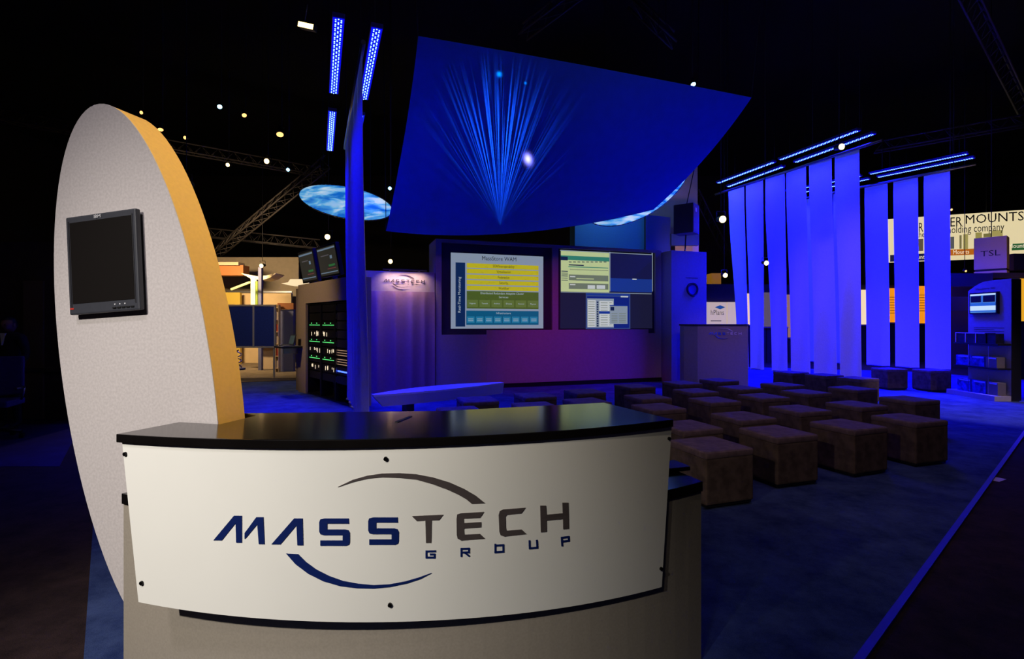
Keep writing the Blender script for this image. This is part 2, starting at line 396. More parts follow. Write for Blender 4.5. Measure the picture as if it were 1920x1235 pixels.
MB().bb(x0+bz, x1-bz, F_-.0015, F_+.004, zb+.045, zt-.026).build('screen', M_lcd, mon)
for xx in (x0+.015, x1-.0185): MB().bb(xx, xx+.0035, F_-.003, F_, zb+.03, zt-.02).build('bezel_line', M_steel, mon)
for k in range(5):
    MB().bb(x1-.135+k*.023, x1-.118+k*.023, F_-.004, F_+.002, zb+.013, zb+.019).build('button', M_black, mon, bevel=.001)
b = MB()
xm = (x0+x1)/2-.01
b.text('IBM', (xm, F_-.003, zt-.0135), .019, .034)
b.build('brand_mark', mat('pale_print', (215, 215, 220), .6, emit=0), mon)
MB().bb(x0+.006, x0+.026, F_-.0015, F_+.001, zb+.022, zb+.028).build('badge', mat('red_badge', (190, 50, 40), .5), mon)
b = MB()
for k in range(3): b.cyl((x1-.125+k*.026, F_-.001, zb+.03), (x1-.125+k*.026, F_+.001, zb+.03), .0028, n=8)
b.build('button_icons', mat('pale_print', (215, 215, 220)), mon)

pv = Vector(((x0+x1)/2, 0, mz))
mon.matrix_world = Matrix.Translation((-1.669, 2.1, 0)) @ Matrix.Rotation(-BA, 4, 'Z') @ Matrix.Translation(pv) @ Matrix.Rotation(math.radians(-3.2), 4, 'Y') @ Matrix.Translation(-pv)
# ------------------------------------------------------------------ stools
def stool(name='cube_stool'):
    t = thing(name, '', 'stool')
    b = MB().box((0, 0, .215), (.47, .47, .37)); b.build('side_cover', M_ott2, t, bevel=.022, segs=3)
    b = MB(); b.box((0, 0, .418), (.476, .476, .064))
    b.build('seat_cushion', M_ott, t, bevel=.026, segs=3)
    MB().box((0, 0, .022), (.44, .44, .02)).build('plinth', M_black, t)
    return t
G_ = 'suede cube stools set out in rows'
st0 = stool()
spots = [((1331, 832), 'nearest cube stool, just right of the white counter panel'), ((1457, 808), 'cube stool in the front row, second from the counter'),
 ((1589, 795), 'cube stool in the front row, third from the counter'), ((1703, 783), 'cube stool at the aisle end of the front row, rightmost of it'),
 ((1289, 797), 'cube stool in the second row, half hidden by the counter top'), ((1393, 779), 'cube stool in the second row, behind the gap of the two nearest stools'),
 ((1499, 765.5), 'cube stool in the middle of the second row, third from the counter'), ((1605, 757), 'cube stool in the second row, fourth from the counter'),
 ((1704, 747), 'dark rounded cube stool at the aisle end of the second row'),
 ((1234, 762), 'cube stool in the third row, first visible past the counter top'), ((1339, 749), 'cube stool in the third row, second from the left'),
 ((1431, 742), 'cube stool in the third row, third from the left'), ((1511, 734), 'cube stool in the third row, fourth from the left'),
 ((1598, 727), 'dark cube stool at the right end of the third row'),
 ((1214, 743), 'cube stool in the fourth row, leftmost of its block'), ((1304, 732), 'cube stool in the fourth row, second of its block'),
 ((1387, 726), 'cube stool in the fourth row right in front of the lectern corner'), ((1467, 720), 'cube stool at the right end of the fourth row by the blue banners'),
 ((1190, 723), 'cube stool in the back row before the right screen edge'), ((1279, 717), 'cube stool in the back row before the blue tower'),
 ((1348, 712), 'cube stool in the back row directly before the lectern'),
 ((1003, 759), 'cube stool just showing over the green reflection on the counter top'), ((1100, 751), 'cube stool showing over the counter, centre of the hall'),
 ((1003, 740), 'cube stool near the wall under the gap between the two big screens'), ((1096, 733), 'dark cube stool near the wall below the right big screen'),
 ((895, 748), 'cube stool beside the right end of the low blue bench'), ((862, 768), 'cube stool barely showing over the counter before the blue bench'),
 ((1483, 697), 'dark cube stool below the blue banner nearest the lectern gap'), ((1545, 702), 'dark cube stool behind the rows beneath the middle blue banners'),
 ((1608, 708), 'dark cube stool beneath the tallest blue banner'), ((1667, 690.5), 'dark violet cube stool left of the pair standing under the right banner group'),
 ((1746, 693), 'dark violet cube stool at the far right, next to the literature kiosk')]
for i, ((px, py), lab) in enumerate(spots):
    q = on_z(px, py, .45); a = math.radians(20)+random.uniform(-.05, .05)
    if i == 30 or i == 31: a = math.radians(5)
    if i == 0: o = st0; o.location = (q.x, q.y, .004); o.rotation_euler.z = a; o['label'] = lab; o['group'] = G_
    else: dup(st0, (q.x, q.y, .004), a, lab, G_)

# ------------------------------------------------------------------ presentation wall with two rear-projection screens
WA = math.atan(.33); WO = (-1.64, 10.894); WL = Line(WO, WA)
vw = thing('presentation_wall', 'long grey presentation wall holding the two large lit screens', 'display wall', (*WO, 0), WA)
LEN = 5.66
def wr(px0, py0, px1, py1):
    a, z1_ = WL.hit(px0, py0); c, z0_ = WL.hit(px1, py1); return a, c, z0_, z1_
sl = WL.hit(828, 465)[0]; sr = WL.hit(1036, 465)[0]; s2l = WL.hit(1047, 465)[0]; s2r = WL.hit(1229, 465)[0]
zlo, zhi = 1.2, 3.2
b = MB(); b.bb(0, LEN, .0, .9, 0, zlo); b.bb(0, LEN, 0, .9, zhi, 3.27); b.bb(0, sl, 0, .9, zlo, zhi); b.bb(sr, s2l, 0, .9, zlo, zhi); b.bb(s2r, LEN, 0, .9, zlo, zhi)
b.build('wall_body', M_wall, vw)
b = MB()
for a, c in ((sl, sr), (s2l, s2r)):
    b.bb(a, c, .14, .9, zlo, zhi)
b.build('screen_recess', M_dkwall, vw)
MB().bb(WL.hit(912, 640)[0], WL.hit(1215, 640)[0], -.02, .0, .1, 1.30).build('lower_panel', M_wall, vw)
MB().bb(0, LEN, -.012, .0, 0, .1).build('kick_plate', M_black, vw)

def screen(name, parent, items, texts, y, mats):
    b = MB()
    for k, (x0_, x1_, z0_, z1_, mi) in enumerate(items):
        b.mi = mi; dy = .0004*k
        b.bb(x0_, x1_, y-dy-.0004, y+.01, z0_, z1_)
    for (t, x, z, size, width, rot, mi) in texts:
        b.mi = mi; b.text(t, (x, y-.0004*len(items)-.001, z), size, width, rot)
    return b.build(name, mats, parent)
P = [(150, 165, 185), (208, 196, 34), (170, 158, 70), (84, 104, 40), (104, 124, 60), (16, 96, 136), (40, 132, 172), (16, 44, 92), (20, 20, 24), (190, 205, 215), (196, 184, 48)]
sm = [glow(c, .68) for c in P]
IT, TX = [], []
def R_(px0, py0, px1, py1, mi):
    a = WL.hit(px0, py0)[0]; c = WL.hit(px1, py0)[0]; z1_ = WL.hit(XREF or px0, py0)[1]; z0_ = WL.hit(XREF or px0, py1)[1]; IT.append((a, c, z0_, z1_, mi)); return (a+c)/2, (z0_+z1_)/2, c-a, abs(z1_-z0_)
def T_(txt, cx, cz, size, width, mi, rot=0): TX.append((txt, cx, cz, size, width, rot, mi))
XREF = 876
R_(846, 474, 1020, 616, 0)
cx_, cz_ = WL.hit(937, 485); T_('MassStore WAM', cx_, cz_, .13, .80, 8)
R_(855, 492, 873, 612, 7)
cx_, cz_ = WL.hit(862, 552); T_('Real-Time Monitoring', cx_, cz_, .085, .78, 9, PI/2)
rowsy = [(492.5, 501, 'SOA/Interoperability', .5), (503, 511.5, 'Virtualization', .33), (514, 522, 'Federation', .27), (524.5, 532.5, 'Security', .2), (535, 543, 'Workflow', .24)]
for y0_, y1_, t, wd in rowsy:
    c_ = R_(876, y0_, 1011, y1_, 1); IT[-1] = IT[-1]; T_(t, c_[0], c_[1], .085, wd, 8)
R_(876, 545, 1011, 578, 3)
cx_, cz_ = WL.hit(943, 550); T_('Distributed Redundant Adaptive Cluster', cx_, cz_, .07, 1.02, 9)
cx_, cz_ = WL.hit(945, 557); T_('Services', cx_, cz_, .065, .22, 9)
for k, t in enumerate(('Ingest', 'Transcode', 'Archive', 'Data', 'Control', 'Playout')):
    x_ = 877+k*22.7; c_ = R_(x_, 561.5, x_+20, 575, 4); T_(t, c_[0], c_[1], .045, .14, 9)
R_(875, 582, 1011, 609, 5)
cx_, cz_ = WL.hit(945, 587); T_('Infrastructure', cx_, cz_, .07, .34, 9)
for k in range(8):
    x_ = 876.5+k*16.9; R_(x_, 593, x_+14, 605, 6)
    for j in range(2): R_(x_+2, 597+j*3.5, x_+12, 598.2+j*3.5, 9)
s1 = thing('projection_screen', 'big square screen showing yellow and green bars under a dark title', 'screen', (*WO, 0), WA)
a, c, z0_, z1_ = wr(838, 470, 1026, 620)
MB().bb(sl+.005, sr-.005, .05, .13, zlo+.005, zhi-.005).build('screen_frame', M_dkwall, s1)
screen('screen_image', s1, IT, TX, .045, sm)

P2 = [(26, 28, 78), (206, 222, 160), (58, 140, 120), (120, 132, 112), (30, 60, 150), (20, 40, 130), (150, 165, 175), (215, 222, 218), (24, 40, 80), (60, 80, 140), (30, 30, 60), (60, 64, 110)]
sm2 = [glow(c, .7) for c in P2]
IT, TX = [], []; XREF = 0
R_(1052, 470, 1225, 616, 10)
R_(1053, 469.5, 1144, 546, 1); R_(1053, 478, 1144, 486, 2); R_(1053, 480, 1066, 487, 8)
for k in range(9): R_(1068+k*8.2, 489.5, 1073+k*8.2, 491.5, 3)
R_(1067, 498.5, 1142, 500, 2); R_(1068, 495, 1096, 497, 8); R_(1070, 504, 1142, 505, 3)
for k, y_ in enumerate((513, 516.5, 519, 522, 526, 530)): R_(1054, y_-6, 1066, y_-4.6, 3 if k % 3 else 8)
R_(1068, 514, 1142, 525, 3); R_(1070, 517, 1080, 519, 7); R_(1082, 521, 1115, 522.5, 1)
R_(1068, 530, 1142, 541, 3); R_(1070, 532, 1080, 534, 7); R_(1103, 534, 1117, 541, 7); R_(1120, 534, 1136, 541, 7)
R_(1146, 474, 1224, 546, 0); R_(1146, 521, 1224, 546, 4); R_(1187, 522, 1195, 524, 7)
R_(1053, 546.5, 1223, 547.6, 6); R_(1144.3, 472, 1145.6, 546, 6); R_(1052, 468, 1225, 469.2, 6); R_(1224, 473, 1225.3, 546, 6)
R_(1100, 549, 1183, 617, 9); R_(1102, 555, 1181, 615, 5); R_(1100, 549.5, 1182, 553, 4)
R_(1102, 559, 1152, 614, 6); R_(1103, 562, 1118, 613, 7)
for k in range(11): R_(1120, 565+k*4.4, 1123, 568+k*4.4, 8); R_(1104, 565+k*4.4, 1116, 566+k*4.4, 3)
R_(1125, 564, 1150, 612, 7)
for k in range(10): R_(1127, 567+k*4.6, 1140, 568+k*4.6, 3); R_(1143, 567+k*4.6, 1148, 568+k*4.6, 3)
R_(1124, 583, 1146, 588, 4)
R_(1144, 572, 1177, 607, 6); R_(1144, 571.5, 1177, 573.5, 4); R_(1145, 575, 1152, 582, 8)
for k in range(6): R_(1147, 587+k*3.2, 1158, 588+k*3.2, 3); R_(1161, 587+k*3.2, 1174, 588+k*3.2, 3)
R_(1165, 554.5, 1178, 557, 7)
s2 = thing('projection_screen', 'wide dark screen showing software windows, right of the yellow bar chart', 'screen', (*WO, 0), WA)
MB().bb(s2l+.005, s2r-.005, .05, .13, zlo+.005, zhi-.005).build('screen_frame', M_dkwall, s2)
screen('screen_image', s2, IT, TX, .045, sm2)

# low logo wall with curtain folds, left of the screens
lx0 = WL.hit(684, 600)[0]
lw = thing('logo_wall', 'lower violet lit fabric wall with a small illuminated swoosh logo', 'display wall', (*WO, 0), WA)
b = MB(); n = 150; L0, L1 = lx0, -.02
def fold(x):
    v = 0
    for c_, wd, am in ((.25, .09, .05), (.62, .07, .03), (.95, .08, .05), (1.22, .06, .03), (1.5, .08, .05)):
        v += am*math.exp(-((x-(L0+c_))/wd)**2)
    return v
A, B, Cc = [], [], []
for i in range(n+1):
    x = L0+(L1-L0)*i/n; A.append(b.v((x, -fold(x), 0))); B.append(b.v((x, -fold(x)*.8, 1.95))); Cc.append(b.v((x, 0, 2.12)))
for i in range(n): b.f([A[i], A[i+1], B[i+1], B[i]], True); b.f([B[i], B[i+1], Cc[i+1], Cc[i]], True)
b.build('curtain', M_cur, lw)
MB().bb(L0, L1, .002, .25, 0, 2.54).build('wall_body', M_wall, lw)
lc, lz = WL.hit(758, 527)
logo_flat(lw, lc, -.03, lz, .86, mat('dark_sign_letter', (30, 20, 40), .6), mat('dark_sign_letter', (30, 20, 40)), mat('dark_sign_letter', (30, 20, 40)))
MB().bb(lc-.45, lc+.45, -.21, -.17, 2.545, 2.575).build('halo_stand_in_bar', M_black, lw)  # invented bar and arms, standing in for the logo's own halo lighting
for s_ in (-.3, .3): MB().bb(lc+s_-.01, lc+s_+.01, -.2, .05, 2.545, 2.56).build('halo_stand_in_arm', M_black, lw)
wdir = Vector((math.cos(WA), math.sin(WA), 0)); wn = Vector((math.sin(WA), -math.cos(WA), 0))
pl = Vector((*WO, 0))+wdir*lc+wn*.19+Vector((0, 0, 2.535))
l_ = light('AREA', 'logo_halo_fill', pl, Vector((*WO, 0))+wdir*lc+Vector((0, 0, 2.2)), 6, (1, .6, .5), .8, .03, spread=120)  # added light in place of the halo behind the logo

# blue tower with porthole
tw = Line((3.87, 12.3), WA)
t = thing('porthole_tower', 'blue lit square tower with a round porthole beside the right screen', 'tower', (3.87, 12.3, 0), WA)
MB().bb(0, 1.03, 0, .62, 0, 3.22).build('tower_body', M_wall, t, bevel=.006)
cx_, cz_ = tw.hit(1297, 542)
b = MB(); n = 32
for r0, r1, y0_, y1_ in ((.13, .16, -.05, 0), ):
    ring = []
    for k in range(n):
        a_ = 2*PI*k/n; ca, sa = math.cos(a_), math.sin(a_)
        ring.append([b.v((cx_+r*ca, y, cz_+r*sa)) for r, y in ((r1, y1_), (r1, y0_), (r0, y0_), (r0, y1_))])
    for k in range(n):
        for j in range(3): b.f([ring[k][j], ring[(k+1) % n][j], ring[(k+1) % n][j+1], ring[k][j+1]], True)
b.build('porthole_ring', M_dkwall, t)
MB().cyl((cx_, -.01, cz_), (cx_, 0, cz_), .13, n=32).build('porthole_glass', mat('blue_glass', (90, 90, 200), .15), t)
MB().bb(cx_-.18, cx_+.18, -.004, 0, cz_+.27, cz_+.283).build('tower_lettering', M_dkwall, t)

# lectern
ll = Line((4.13, 11.6), math.radians(3))
t = thing('lectern', 'tall box lectern with a small blue and silver swoosh logo', 'lectern', (4.13, 11.6, 0), math.radians(3))
xR = ll.hit(1403, 650)[0]; xL = ll.hit(1308, 650)[0]
b = MB(); b.prism([(xL, 0), (xR, 0), (xR, .5), (xL-.22, .5), (xL-.22, .26)], .0, 1.39)
b.build('lectern_body', M_wall, t, bevel=.006)
b = MB(); b.prism([(xL-.005, -.012), (xR+.01, -.012), (xR+.01, .52), (xL-.235, .52), (xL-.235, .25)], 1.392, 1.43)
b.build('lectern_top', M_dkwall, t, bevel=.004)
cx_, cz_ = ll.hit(1359, 625)
logo_flat(t, cx_, -.012, cz_, .78, mat('blue_gloss_letter', (80, 120, 255), .3), mat('silver_letter', (240, 235, 240), .3), M_dkwall, keys=('navy', 'silver'))

# low blue bench
bd = Vector((1.7, 1.4)).normalized(); bA = math.atan2(bd.y, bd.x)
t = thing('low_bench', 'long pointed low bench with pale top before the logo wall', 'bench', (-1.93, 7.05, 0), bA)
b = MB(); n = 30
def bp(k, w_, s0=0):
    x = 2.3*k/n; h = w_*math.sin(PI*min(1, (k/n)*.93+.03))**.75; return x, h
up = [(bp(k, .34)[0], -bp(k, .34)[1]*.45) for k in range(n+1)]+[(bp(k, .34)[0], bp(k, .34)[1]) for k in range(n, -1, -1)]
lo = [(.14+(p[0])*.93, p[1]*.6) for p in up]
A = [b.v((p[0], p[1], .46)) for p in up]; A2 = [b.v((p[0], p[1], .435)) for p in up]; B = [b.v((p[0], p[1], .28)) for p in lo]; m_ = len(A)
for i in range(m_):
    j = (i+1) % m_; b.f([A[i], A[j], A2[j], A2[i]]); b.f([A2[i], A2[j], B[j], B[i]], True)
b.f(A); b.f(B[::-1]); b.build('bench_top', mat('white_laminate', (215, 215, 225), .3), t)
for x in (.55, 1.75): MB().bb(x-.06, x+.06, -.05, .1, .012, .285).build('leg', M_black, t, bevel=.005)

# ------------------------------------------------------------------ big suspended sail
def bez(a, b_, c_, t): return a*(1-t)**2+b_*2*t*(1-t)+c_*t*t
TL = at(784, 68, 7.8); TR = at(1409, 183, 9.9); BL = at(724, 433, 10.5); BR2 = at(1225, 393, 12.0)
tm = at(1090, 122, 8.6)*2-(TL+TR)/2; bm_ = at(975, 436, 10.7)*2-(BL+BR2)/2; lm = at(758, 256, 8.8)*2-(TL+BL)/2; rm = at(1318, 302, 10.9)*2-(TR+BR2)/2
b = MB(); n = 40; Gd = []; G2 = []
for i in range(n+1):
    u = i/n; ra, rb = [], []
    for j in range(n+1):
        v = j/n
        p = bez(TL, tm, TR, u)*(1-v)+bez(BL, bm_, BR2, u)*v+bez(TL, lm, BL, v)*(1-u)+bez(TR, rm, BR2, v)*u-(TL*(1-u)*(1-v)+TR*u*(1-v)+BL*(1-u)*v+BR2*u*v)
        p.z += .04*math.sin(u*9)*math.sin(v*PI)
        ra.append(b.v(p)); rb.append(b.v(p+Vector((0, .004, .008))))
    Gd.append(ra); G2.append(rb)
for i in range(n):
    for j in range(n):
        b.f([Gd[i][j], Gd[i+1][j], Gd[i+1][j+1], Gd[i][j+1]], True); b.f([G2[i][j], G2[i][j+1], G2[i+1][j+1], G2[i+1][j]], True)
for i in range(n):
    b.f([Gd[i][0], G2[i][0], G2[i+1][0], Gd[i+1][0]]); b.f([Gd[i][n], Gd[i+1][n], G2[i+1][n], G2[i][n]])
    b.f([Gd[0][i], Gd[0][i+1], G2[0][i+1], G2[0][i]]); b.f([Gd[n][i], G2[n][i], G2[n][i+1], Gd[n][i+1]])
sail = thing('ceiling_sail', 'huge dark blue stretched fabric sail hung over the booth with a projected light burst', 'fabric sail')
b.build('sail_fabric', M_sail, sail)
for p, q_ in ((TL, (-.3, -.3, 7)), (TR, (.6, -.2, 7)), (BL, (-.2, .3, 9)), (BR2, (.3, .3, 8))):
    MB().tube([p, p+Vector(q_)], .008, 6).build('hanging_cable', M_wire, sail)

# burst projector: gobo in the lamp itself
Fp = at(938, 436, 10.75)
gl = light('SPOT', 'burst_projector_beam', (-.2, 5.2, 4.7), Fp, 1, (1, 1, 1), .004, angle=75, blend=.3)
gl.data.energy = 5200
gl.data.use_nodes = True; N = gl.data.node_tree.nodes; Lk = gl.data.node_tree.links; em = N['Emission']
def nd(t_, **kw):
    x = N.new(t_)
    for k, v in kw.items(): setattr(x, k, v)
    return x
def mth(op, a, b_=None, c_=None):
    x = nd('ShaderNodeMath', operation=op)
    for i, v in enumerate((a, b_, c_)):
        if v is None: continue
        if isinstance(v, (int, float)): x.inputs[i].default_value = v
        else: Lk.new(v, x.inputs[i])
    return x.outputs[0]
tc = nd('ShaderNodeTexCoord'); sp = nd('ShaderNodeSeparateXYZ'); Lk.new(tc.outputs['Normal'], sp.inputs[0])
az = mth('ABSOLUTE', sp.outputs[2]); u = mth('DIVIDE', sp.outputs[0], az); v = mth('DIVIDE', sp.outputs[1], az)
r_ = mth('SQRT', mth('ADD', mth('MULTIPLY', u, u), mth('MULTIPLY', v, v)))
ang = mth('ARCTAN2', u, v)                  # 0 = straight up
n1 = nd('ShaderNodeTexNoise', noise_dimensions='2D'); n1.inputs['Scale'].default_value = 1; n1.inputs['Detail'].default_value = 3
cb = nd('ShaderNodeCombineXYZ'); Lk.new(mth('MULTIPLY', ang, 36.0), cb.inputs[0]); Lk.new(mth('MULTIPLY', r_, 1.2), cb.inputs[1]); Lk.new(cb.outputs[0], n1.inputs['Vector'])
st = mth('SMOOTH_MAX', mth('MULTIPLY', mth('SUBTRACT', n1.outputs['Fac'], .5), 7.0), 0.0, .1)
n2 = nd('ShaderNodeTexNoise', noise_dimensions='2D'); n2.inputs['Scale'].default_value = 1; n2.inputs['Detail'].default_value = 2
cb2 = nd('ShaderNodeCombineXYZ'); Lk.new(mth('MULTIPLY', ang, 60.0), cb2.inputs[0]); Lk.new(mth('MULTIPLY', r_, 60.0), cb2.inputs[1]); Lk.new(cb2.outputs[0], n2.inputs['Vector'])
br_ = mth('ADD', .55, mth('MULTIPLY', n2.outputs['Fac'], .9))
fa = mth('POWER', 2.718, mth('MULTIPLY', mth('MULTIPLY', mth('SUBTRACT', ang, .0), mth('SUBTRACT', ang, .0)), -3.3))
fr_ = mth('POWER', 2.718, mth('MULTIPLY', mth('MULTIPLY', r_, r_), -12.5))
up_ = mth('GREATER_THAN', v, .0)
S_ = mth('MULTIPLY', mth('MULTIPLY', mth('MULTIPLY', st, br_), mth('MULTIPLY', fa, fr_)), up_)
def spot_(u0, v0, k, amp):
    du = mth('SUBTRACT', u, u0); dv = mth('SUBTRACT', v, v0)
    return mth('MULTIPLY', mth('POWER', 2.718, mth('MULTIPLY', mth('ADD', mth('MULTIPLY', du, du), mth('MULTIPLY', dv, dv)), -k)), amp)
c1 = nd('ShaderNodeCombineXYZ')
hot = spot_(.13, .185, 5000.0, .8); dot = spot_(.006, .545, 7000.0, .14); dot2 = spot_(.15, .505, 30000.0, .1)
ht = mth('ADD', hot, mth('ADD', dot, dot2))
Lk.new(mth('ADD', mth('MULTIPLY', S_, .07), mth('MULTIPLY', hot, 6.0)), c1.inputs[0])
Lk.new(mth('ADD', mth('MULTIPLY', S_, .32), mth('MULTIPLY', ht, 1.6)), c1.inputs[1])
Lk.new(mth('ADD', mth('MULTIPLY', S_, 1.0), mth('MULTIPLY', ht, 2.0)), c1.inputs[2])
Lk.new(c1.outputs[0], em.inputs['Color']); em.inputs['Strength'].default_value = 1.0

# ------------------------------------------------------------------ fabric banners and LED bars
def banner(name, label, group, A, B, Cb, D, zt, zb, rail=None, wav=.02):
    t = thing(name, label, 'banner', ((A.x+B.x)/2, (A.y+B.y)/2, 0), 0, group)
    o = Vector((t.location.x, t.location.y, 0))
    b = MB(); nx, nz = 8, 24; F1, F2 = [], []
    base = Vector((-(B-A).y, (B-A).x)).normalized()
    for i in range(nx+1):
        f1, f2 = [], []
        for j in range(nz+1):
            u, v = i/nx, j/nz; vv = v*v*(3-2*v)
            p2 = (A+(B-A)*u)*(1-vv)+(Cb+(D-Cb)*u)*vv
            k = wav*math.sin(u*7+v*5)*v
            p = Vector((p2.x+base.x*k, p2.y+base.y*k, zt+(zb-zt)*v))-o
            f1.append(b.v(p)); f2.append(b.v(p+Vector((base.x*.005, base.y*.005, 0))))
        F1.append(f1); F2.append(f2)
    for i in range(nx):
        for j in range(nz):
            b.f([F1[i][j], F1[i+1][j], F1[i+1][j+1], F1[i][j+1]], True); b.f([F2[i][j], F2[i][j+1], F2[i+1][j+1], F2[i+1][j]], True)
    for j in range(nz): b.f([F1[0][j], F1[0][j+1], F2[0][j+1], F2[0][j]]); b.f([F1[nx][j], F2[nx][j], F2[nx][j+1], F1[nx][j+1]])
    for i in range(nx): b.f([F1[i][0], F2[i][0], F2[i+1][0], F1[i+1][0]]); b.f([F1[i][nz], F1[i+1][nz], F2[i+1][nz], F2[i][nz]])
    b.build('fabric', M_fab, t)
    c3 = Vector((Cb.x, Cb.y, zb))-o; d3 = Vector((D.x, D.y, zb))-o
    MB().cyl(c3, d3, .016, n=8).build('bottom_rod', M_steel, t)
    return t
class PL:                      # plan line through two points; pt(px) = where the sight line crosses it
    def __init__(s, a, b_): s.l = Line(a, math.atan2(b_[1]-a[1], b_[0]-a[0]))
    def pt(s, px): tt = s.l.hit(px, 600)[0]; return s.l.o+s.l.d*tt
def rail(label, a, b_, z):
    t = thing('banner_rail', label, 'rail', (a[0], a[1], z))
    d = Vector((b_[0]-a[0], b_[1]-a[1], 0))
    MB().tube([(0, 0, 0), d], .03, 10).build('rail_tube', M_steel, t)
    for k in (.1, .9): MB().tube([d*k, d*k+Vector((0, 0, 7.4-(z-5.35)))], .006, 6).build('hanging_cable', M_wire, t)
T1 = PL((6.29, 15.2), (7.83, 11.1)); B1 = PL((6.66, 13.76), (7.70, 11.5))
g1 = [(1366, 1395, 1384, 1404), (1398.5, 1430.5, 1408, 1433), (1434, 1471, 1448, 1477), (1474, 1511, 1484, 1520), (1517, 1559, 1527, 1570), (1565, 1611, 1576, 1616)]
nm = ['farthest blue banner, its foot hidden behind the lectern', 'second blue banner from the lectern', 'third blue banner from the lectern', 'fourth blue banner from the lectern, left of the tall pair', 'fifth blue banner from the lectern, just left of the tallest', 'tallest blue banner, nearest of the six in its row']
for (a, b_, c_, d_), l in zip(g1, nm):
    banner('fabric_banner', l, 'six hanging fabric banners right of the lectern', T1.pt(a), T1.pt(b_), B1.pt(c_), B1.pt(d_), 5.33, .2)
rail('sloping rail carrying the six blue banners beside the lectern', (6.2, 15.45), (7.93, 10.85), 5.37)
T2 = PL((9.2, 15.95), (11.02, 13.15))
g2 = [(1621, 1664, 1625, 1669), (1675, 1721, 1679, 1724), (1732, 1781, 1735, 1783), (1512, 1542, 1514, 1546), (1562, 1600, 1566, 1606)]
nm = ['violet blue banner right after the tallest blue one', 'middle banner of the right hand group, before the pale sign', 'rightmost blue banner, its edge against the pale mounts sign', 'banner mostly hidden behind the fifth front banner', 'banner mostly hidden behind the tallest front banner']
for (a, b_, c_, d_), l in zip(g2, nm):
    banner('fabric_banner', l, 'hanging fabric banners of the right rear group', T2.pt(a), T2.pt(b_), T2.pt(c_), T2.pt(d_), 5.33, .26, wav=.01)
rail('sloping rail carrying the rear banner group at right', (9.1, 16.1), (11.45, 12.5), 5.37)
# left group, seen almost edge on
T3 = PL((-1.79, 6.07), (-3.39, 10.17)); ld = Vector((-.363, .932)); l0 = Vector((-1.79, 6.07))
def P2_(px, Y): return Vector(((px-960)/FPX*Y, Y))
bots = [(P2_(690, 6.2), P2_(668, 6.5)), (P2_(676, 6.75), P2_(663, 7.1)), (P2_(670, 7.3), P2_(659, 7.6)), (P2_(664, 7.8), P2_(655, 8.05)), (P2_(660, 8.2), P2_(650, 8.4))]
nm = ['nearest banner of the edge-on blue column, the pale right strip', 'second banner inside the edge-on blue column', 'middle banner inside the edge-on blue column', 'fourth banner inside the edge-on blue column', 'farthest banner, left border of the edge-on blue column']
for k, l in enumerate(nm):
    a = l0+ld*(k*.72+.02); b_ = l0+ld*(k*.72+.68)
    banner('fabric_banner', l, 'banners of the left column seen edge on', a, b_, bots[k][0], bots[k][1], 4.73, .2, wav=.015)
rail('rail above the edge-on blue banner column', tuple(l0-ld*.1), tuple(l0+ld*3.8), 4.77)

def led_bar():
    t = thing('led_bar', '', 'led light')
    MB().bb(-.07, .07, 0, 2.1, 0, .05).build('housing', mat('blue_lit_housing', (36, 36, 150), .5), t, bevel=.004)
    b = MB(); y = .06; k = 0
    while y < 2.05:
        for x, dy in ((-.032, 0), (0, -.017), (.032, .0), (-.032, .037), (0, .054), (.032, .037)):
            b.cyl((x+.0, y+dy, -.008), (x, y+dy, .002), .0085, .0085, 8)
        y += .098
    tag(b.build('led_lens', glow((110, 160, 255), 7), t), kind='stuff')
    MB().bb(-.064, .064, .02, 2.08, -.004, -.001).build('housing_glow', glow((0, 0, 255), .8), t)  # glowing plate imitates the housing underside lit by its LEDs
    for y in (.3, 1.8): MB().tube([(0, y, .05), (0, y, 1.2)], .006, 6).build('hanging_cable', M_wire, t)
    return t
LB = led_bar()
first = [True]
def bars(a, b_, z, labs, group, E, tilt=0, spr=105):
    a, b_ = Vector(a), Vector(b_); d = (b_-a); L = d.length; u_ = d.normalized(); rz = math.atan2(u_.y, u_.x)-PI/2
    for k, lab in enumerate(labs):
        p = a+u_*(k*(L-2.1*len(labs))/max(1, len(labs)-1)+k*2.1)
        if first[0]:
            o = LB; o.location = (p.x, p.y, z); o.rotation_euler = (0, 0, rz); o['label'] = lab; o['group'] = group; first[0] = False
        else: dup(LB, (p.x, p.y, z), rz, lab, group)
        c = p+u_*1.05
        L_ = light('AREA', 'led_bar_light', (c.x, c.y, z-.02), None, E, BLUE, .12, 2.05, spread=spr)
        L_.rotation_euler = (0, tilt*.6, rz)
bars((7.50, 10.95), (6.13, 15.1), 5.62, ['near blue LED bar over the front row, left of its rail', 'far blue LED bar over the front row, reaching left of the banners'], 'LED bars above the six banners', 460, .25)
bars((7.97, 11.14), (6.6, 15.5), 5.62, ['near blue LED bar over the front row, overhanging the tallest banner', 'far blue LED bar just above the rail of the front row'], 'LED bars above the six banners', 460, -.25)
bars((11.17, 12.4), (8.65, 16.0), 5.60, ['upper near LED bar of the right rear group', 'upper far LED bar of the right rear group'], 'LED bars above the right rear group', 400, .25)
bars((11.6, 12.7), (9.1, 16.3), 5.60, ['lower near LED bar of the right rear group', 'lower far LED bar of the right rear group'], 'LED bars above the right rear group', 400, -.25)
bars((-2.00, 5.85), (-3.74, 10.4), 4.99, ['leftmost LED bar at the top, the near one', 'short looking LED bar below the leftmost one, farther away'], 'LED bars above the edge-on column', 75, .25, 60)
bars((-1.61, 6.05), (-3.3, 10.55), 4.99, ['LED bar right of the edge-on column, the near one', 'LED bar half hidden behind the edge-on column'], 'LED bars above the edge-on column', 75, -.25, 60)

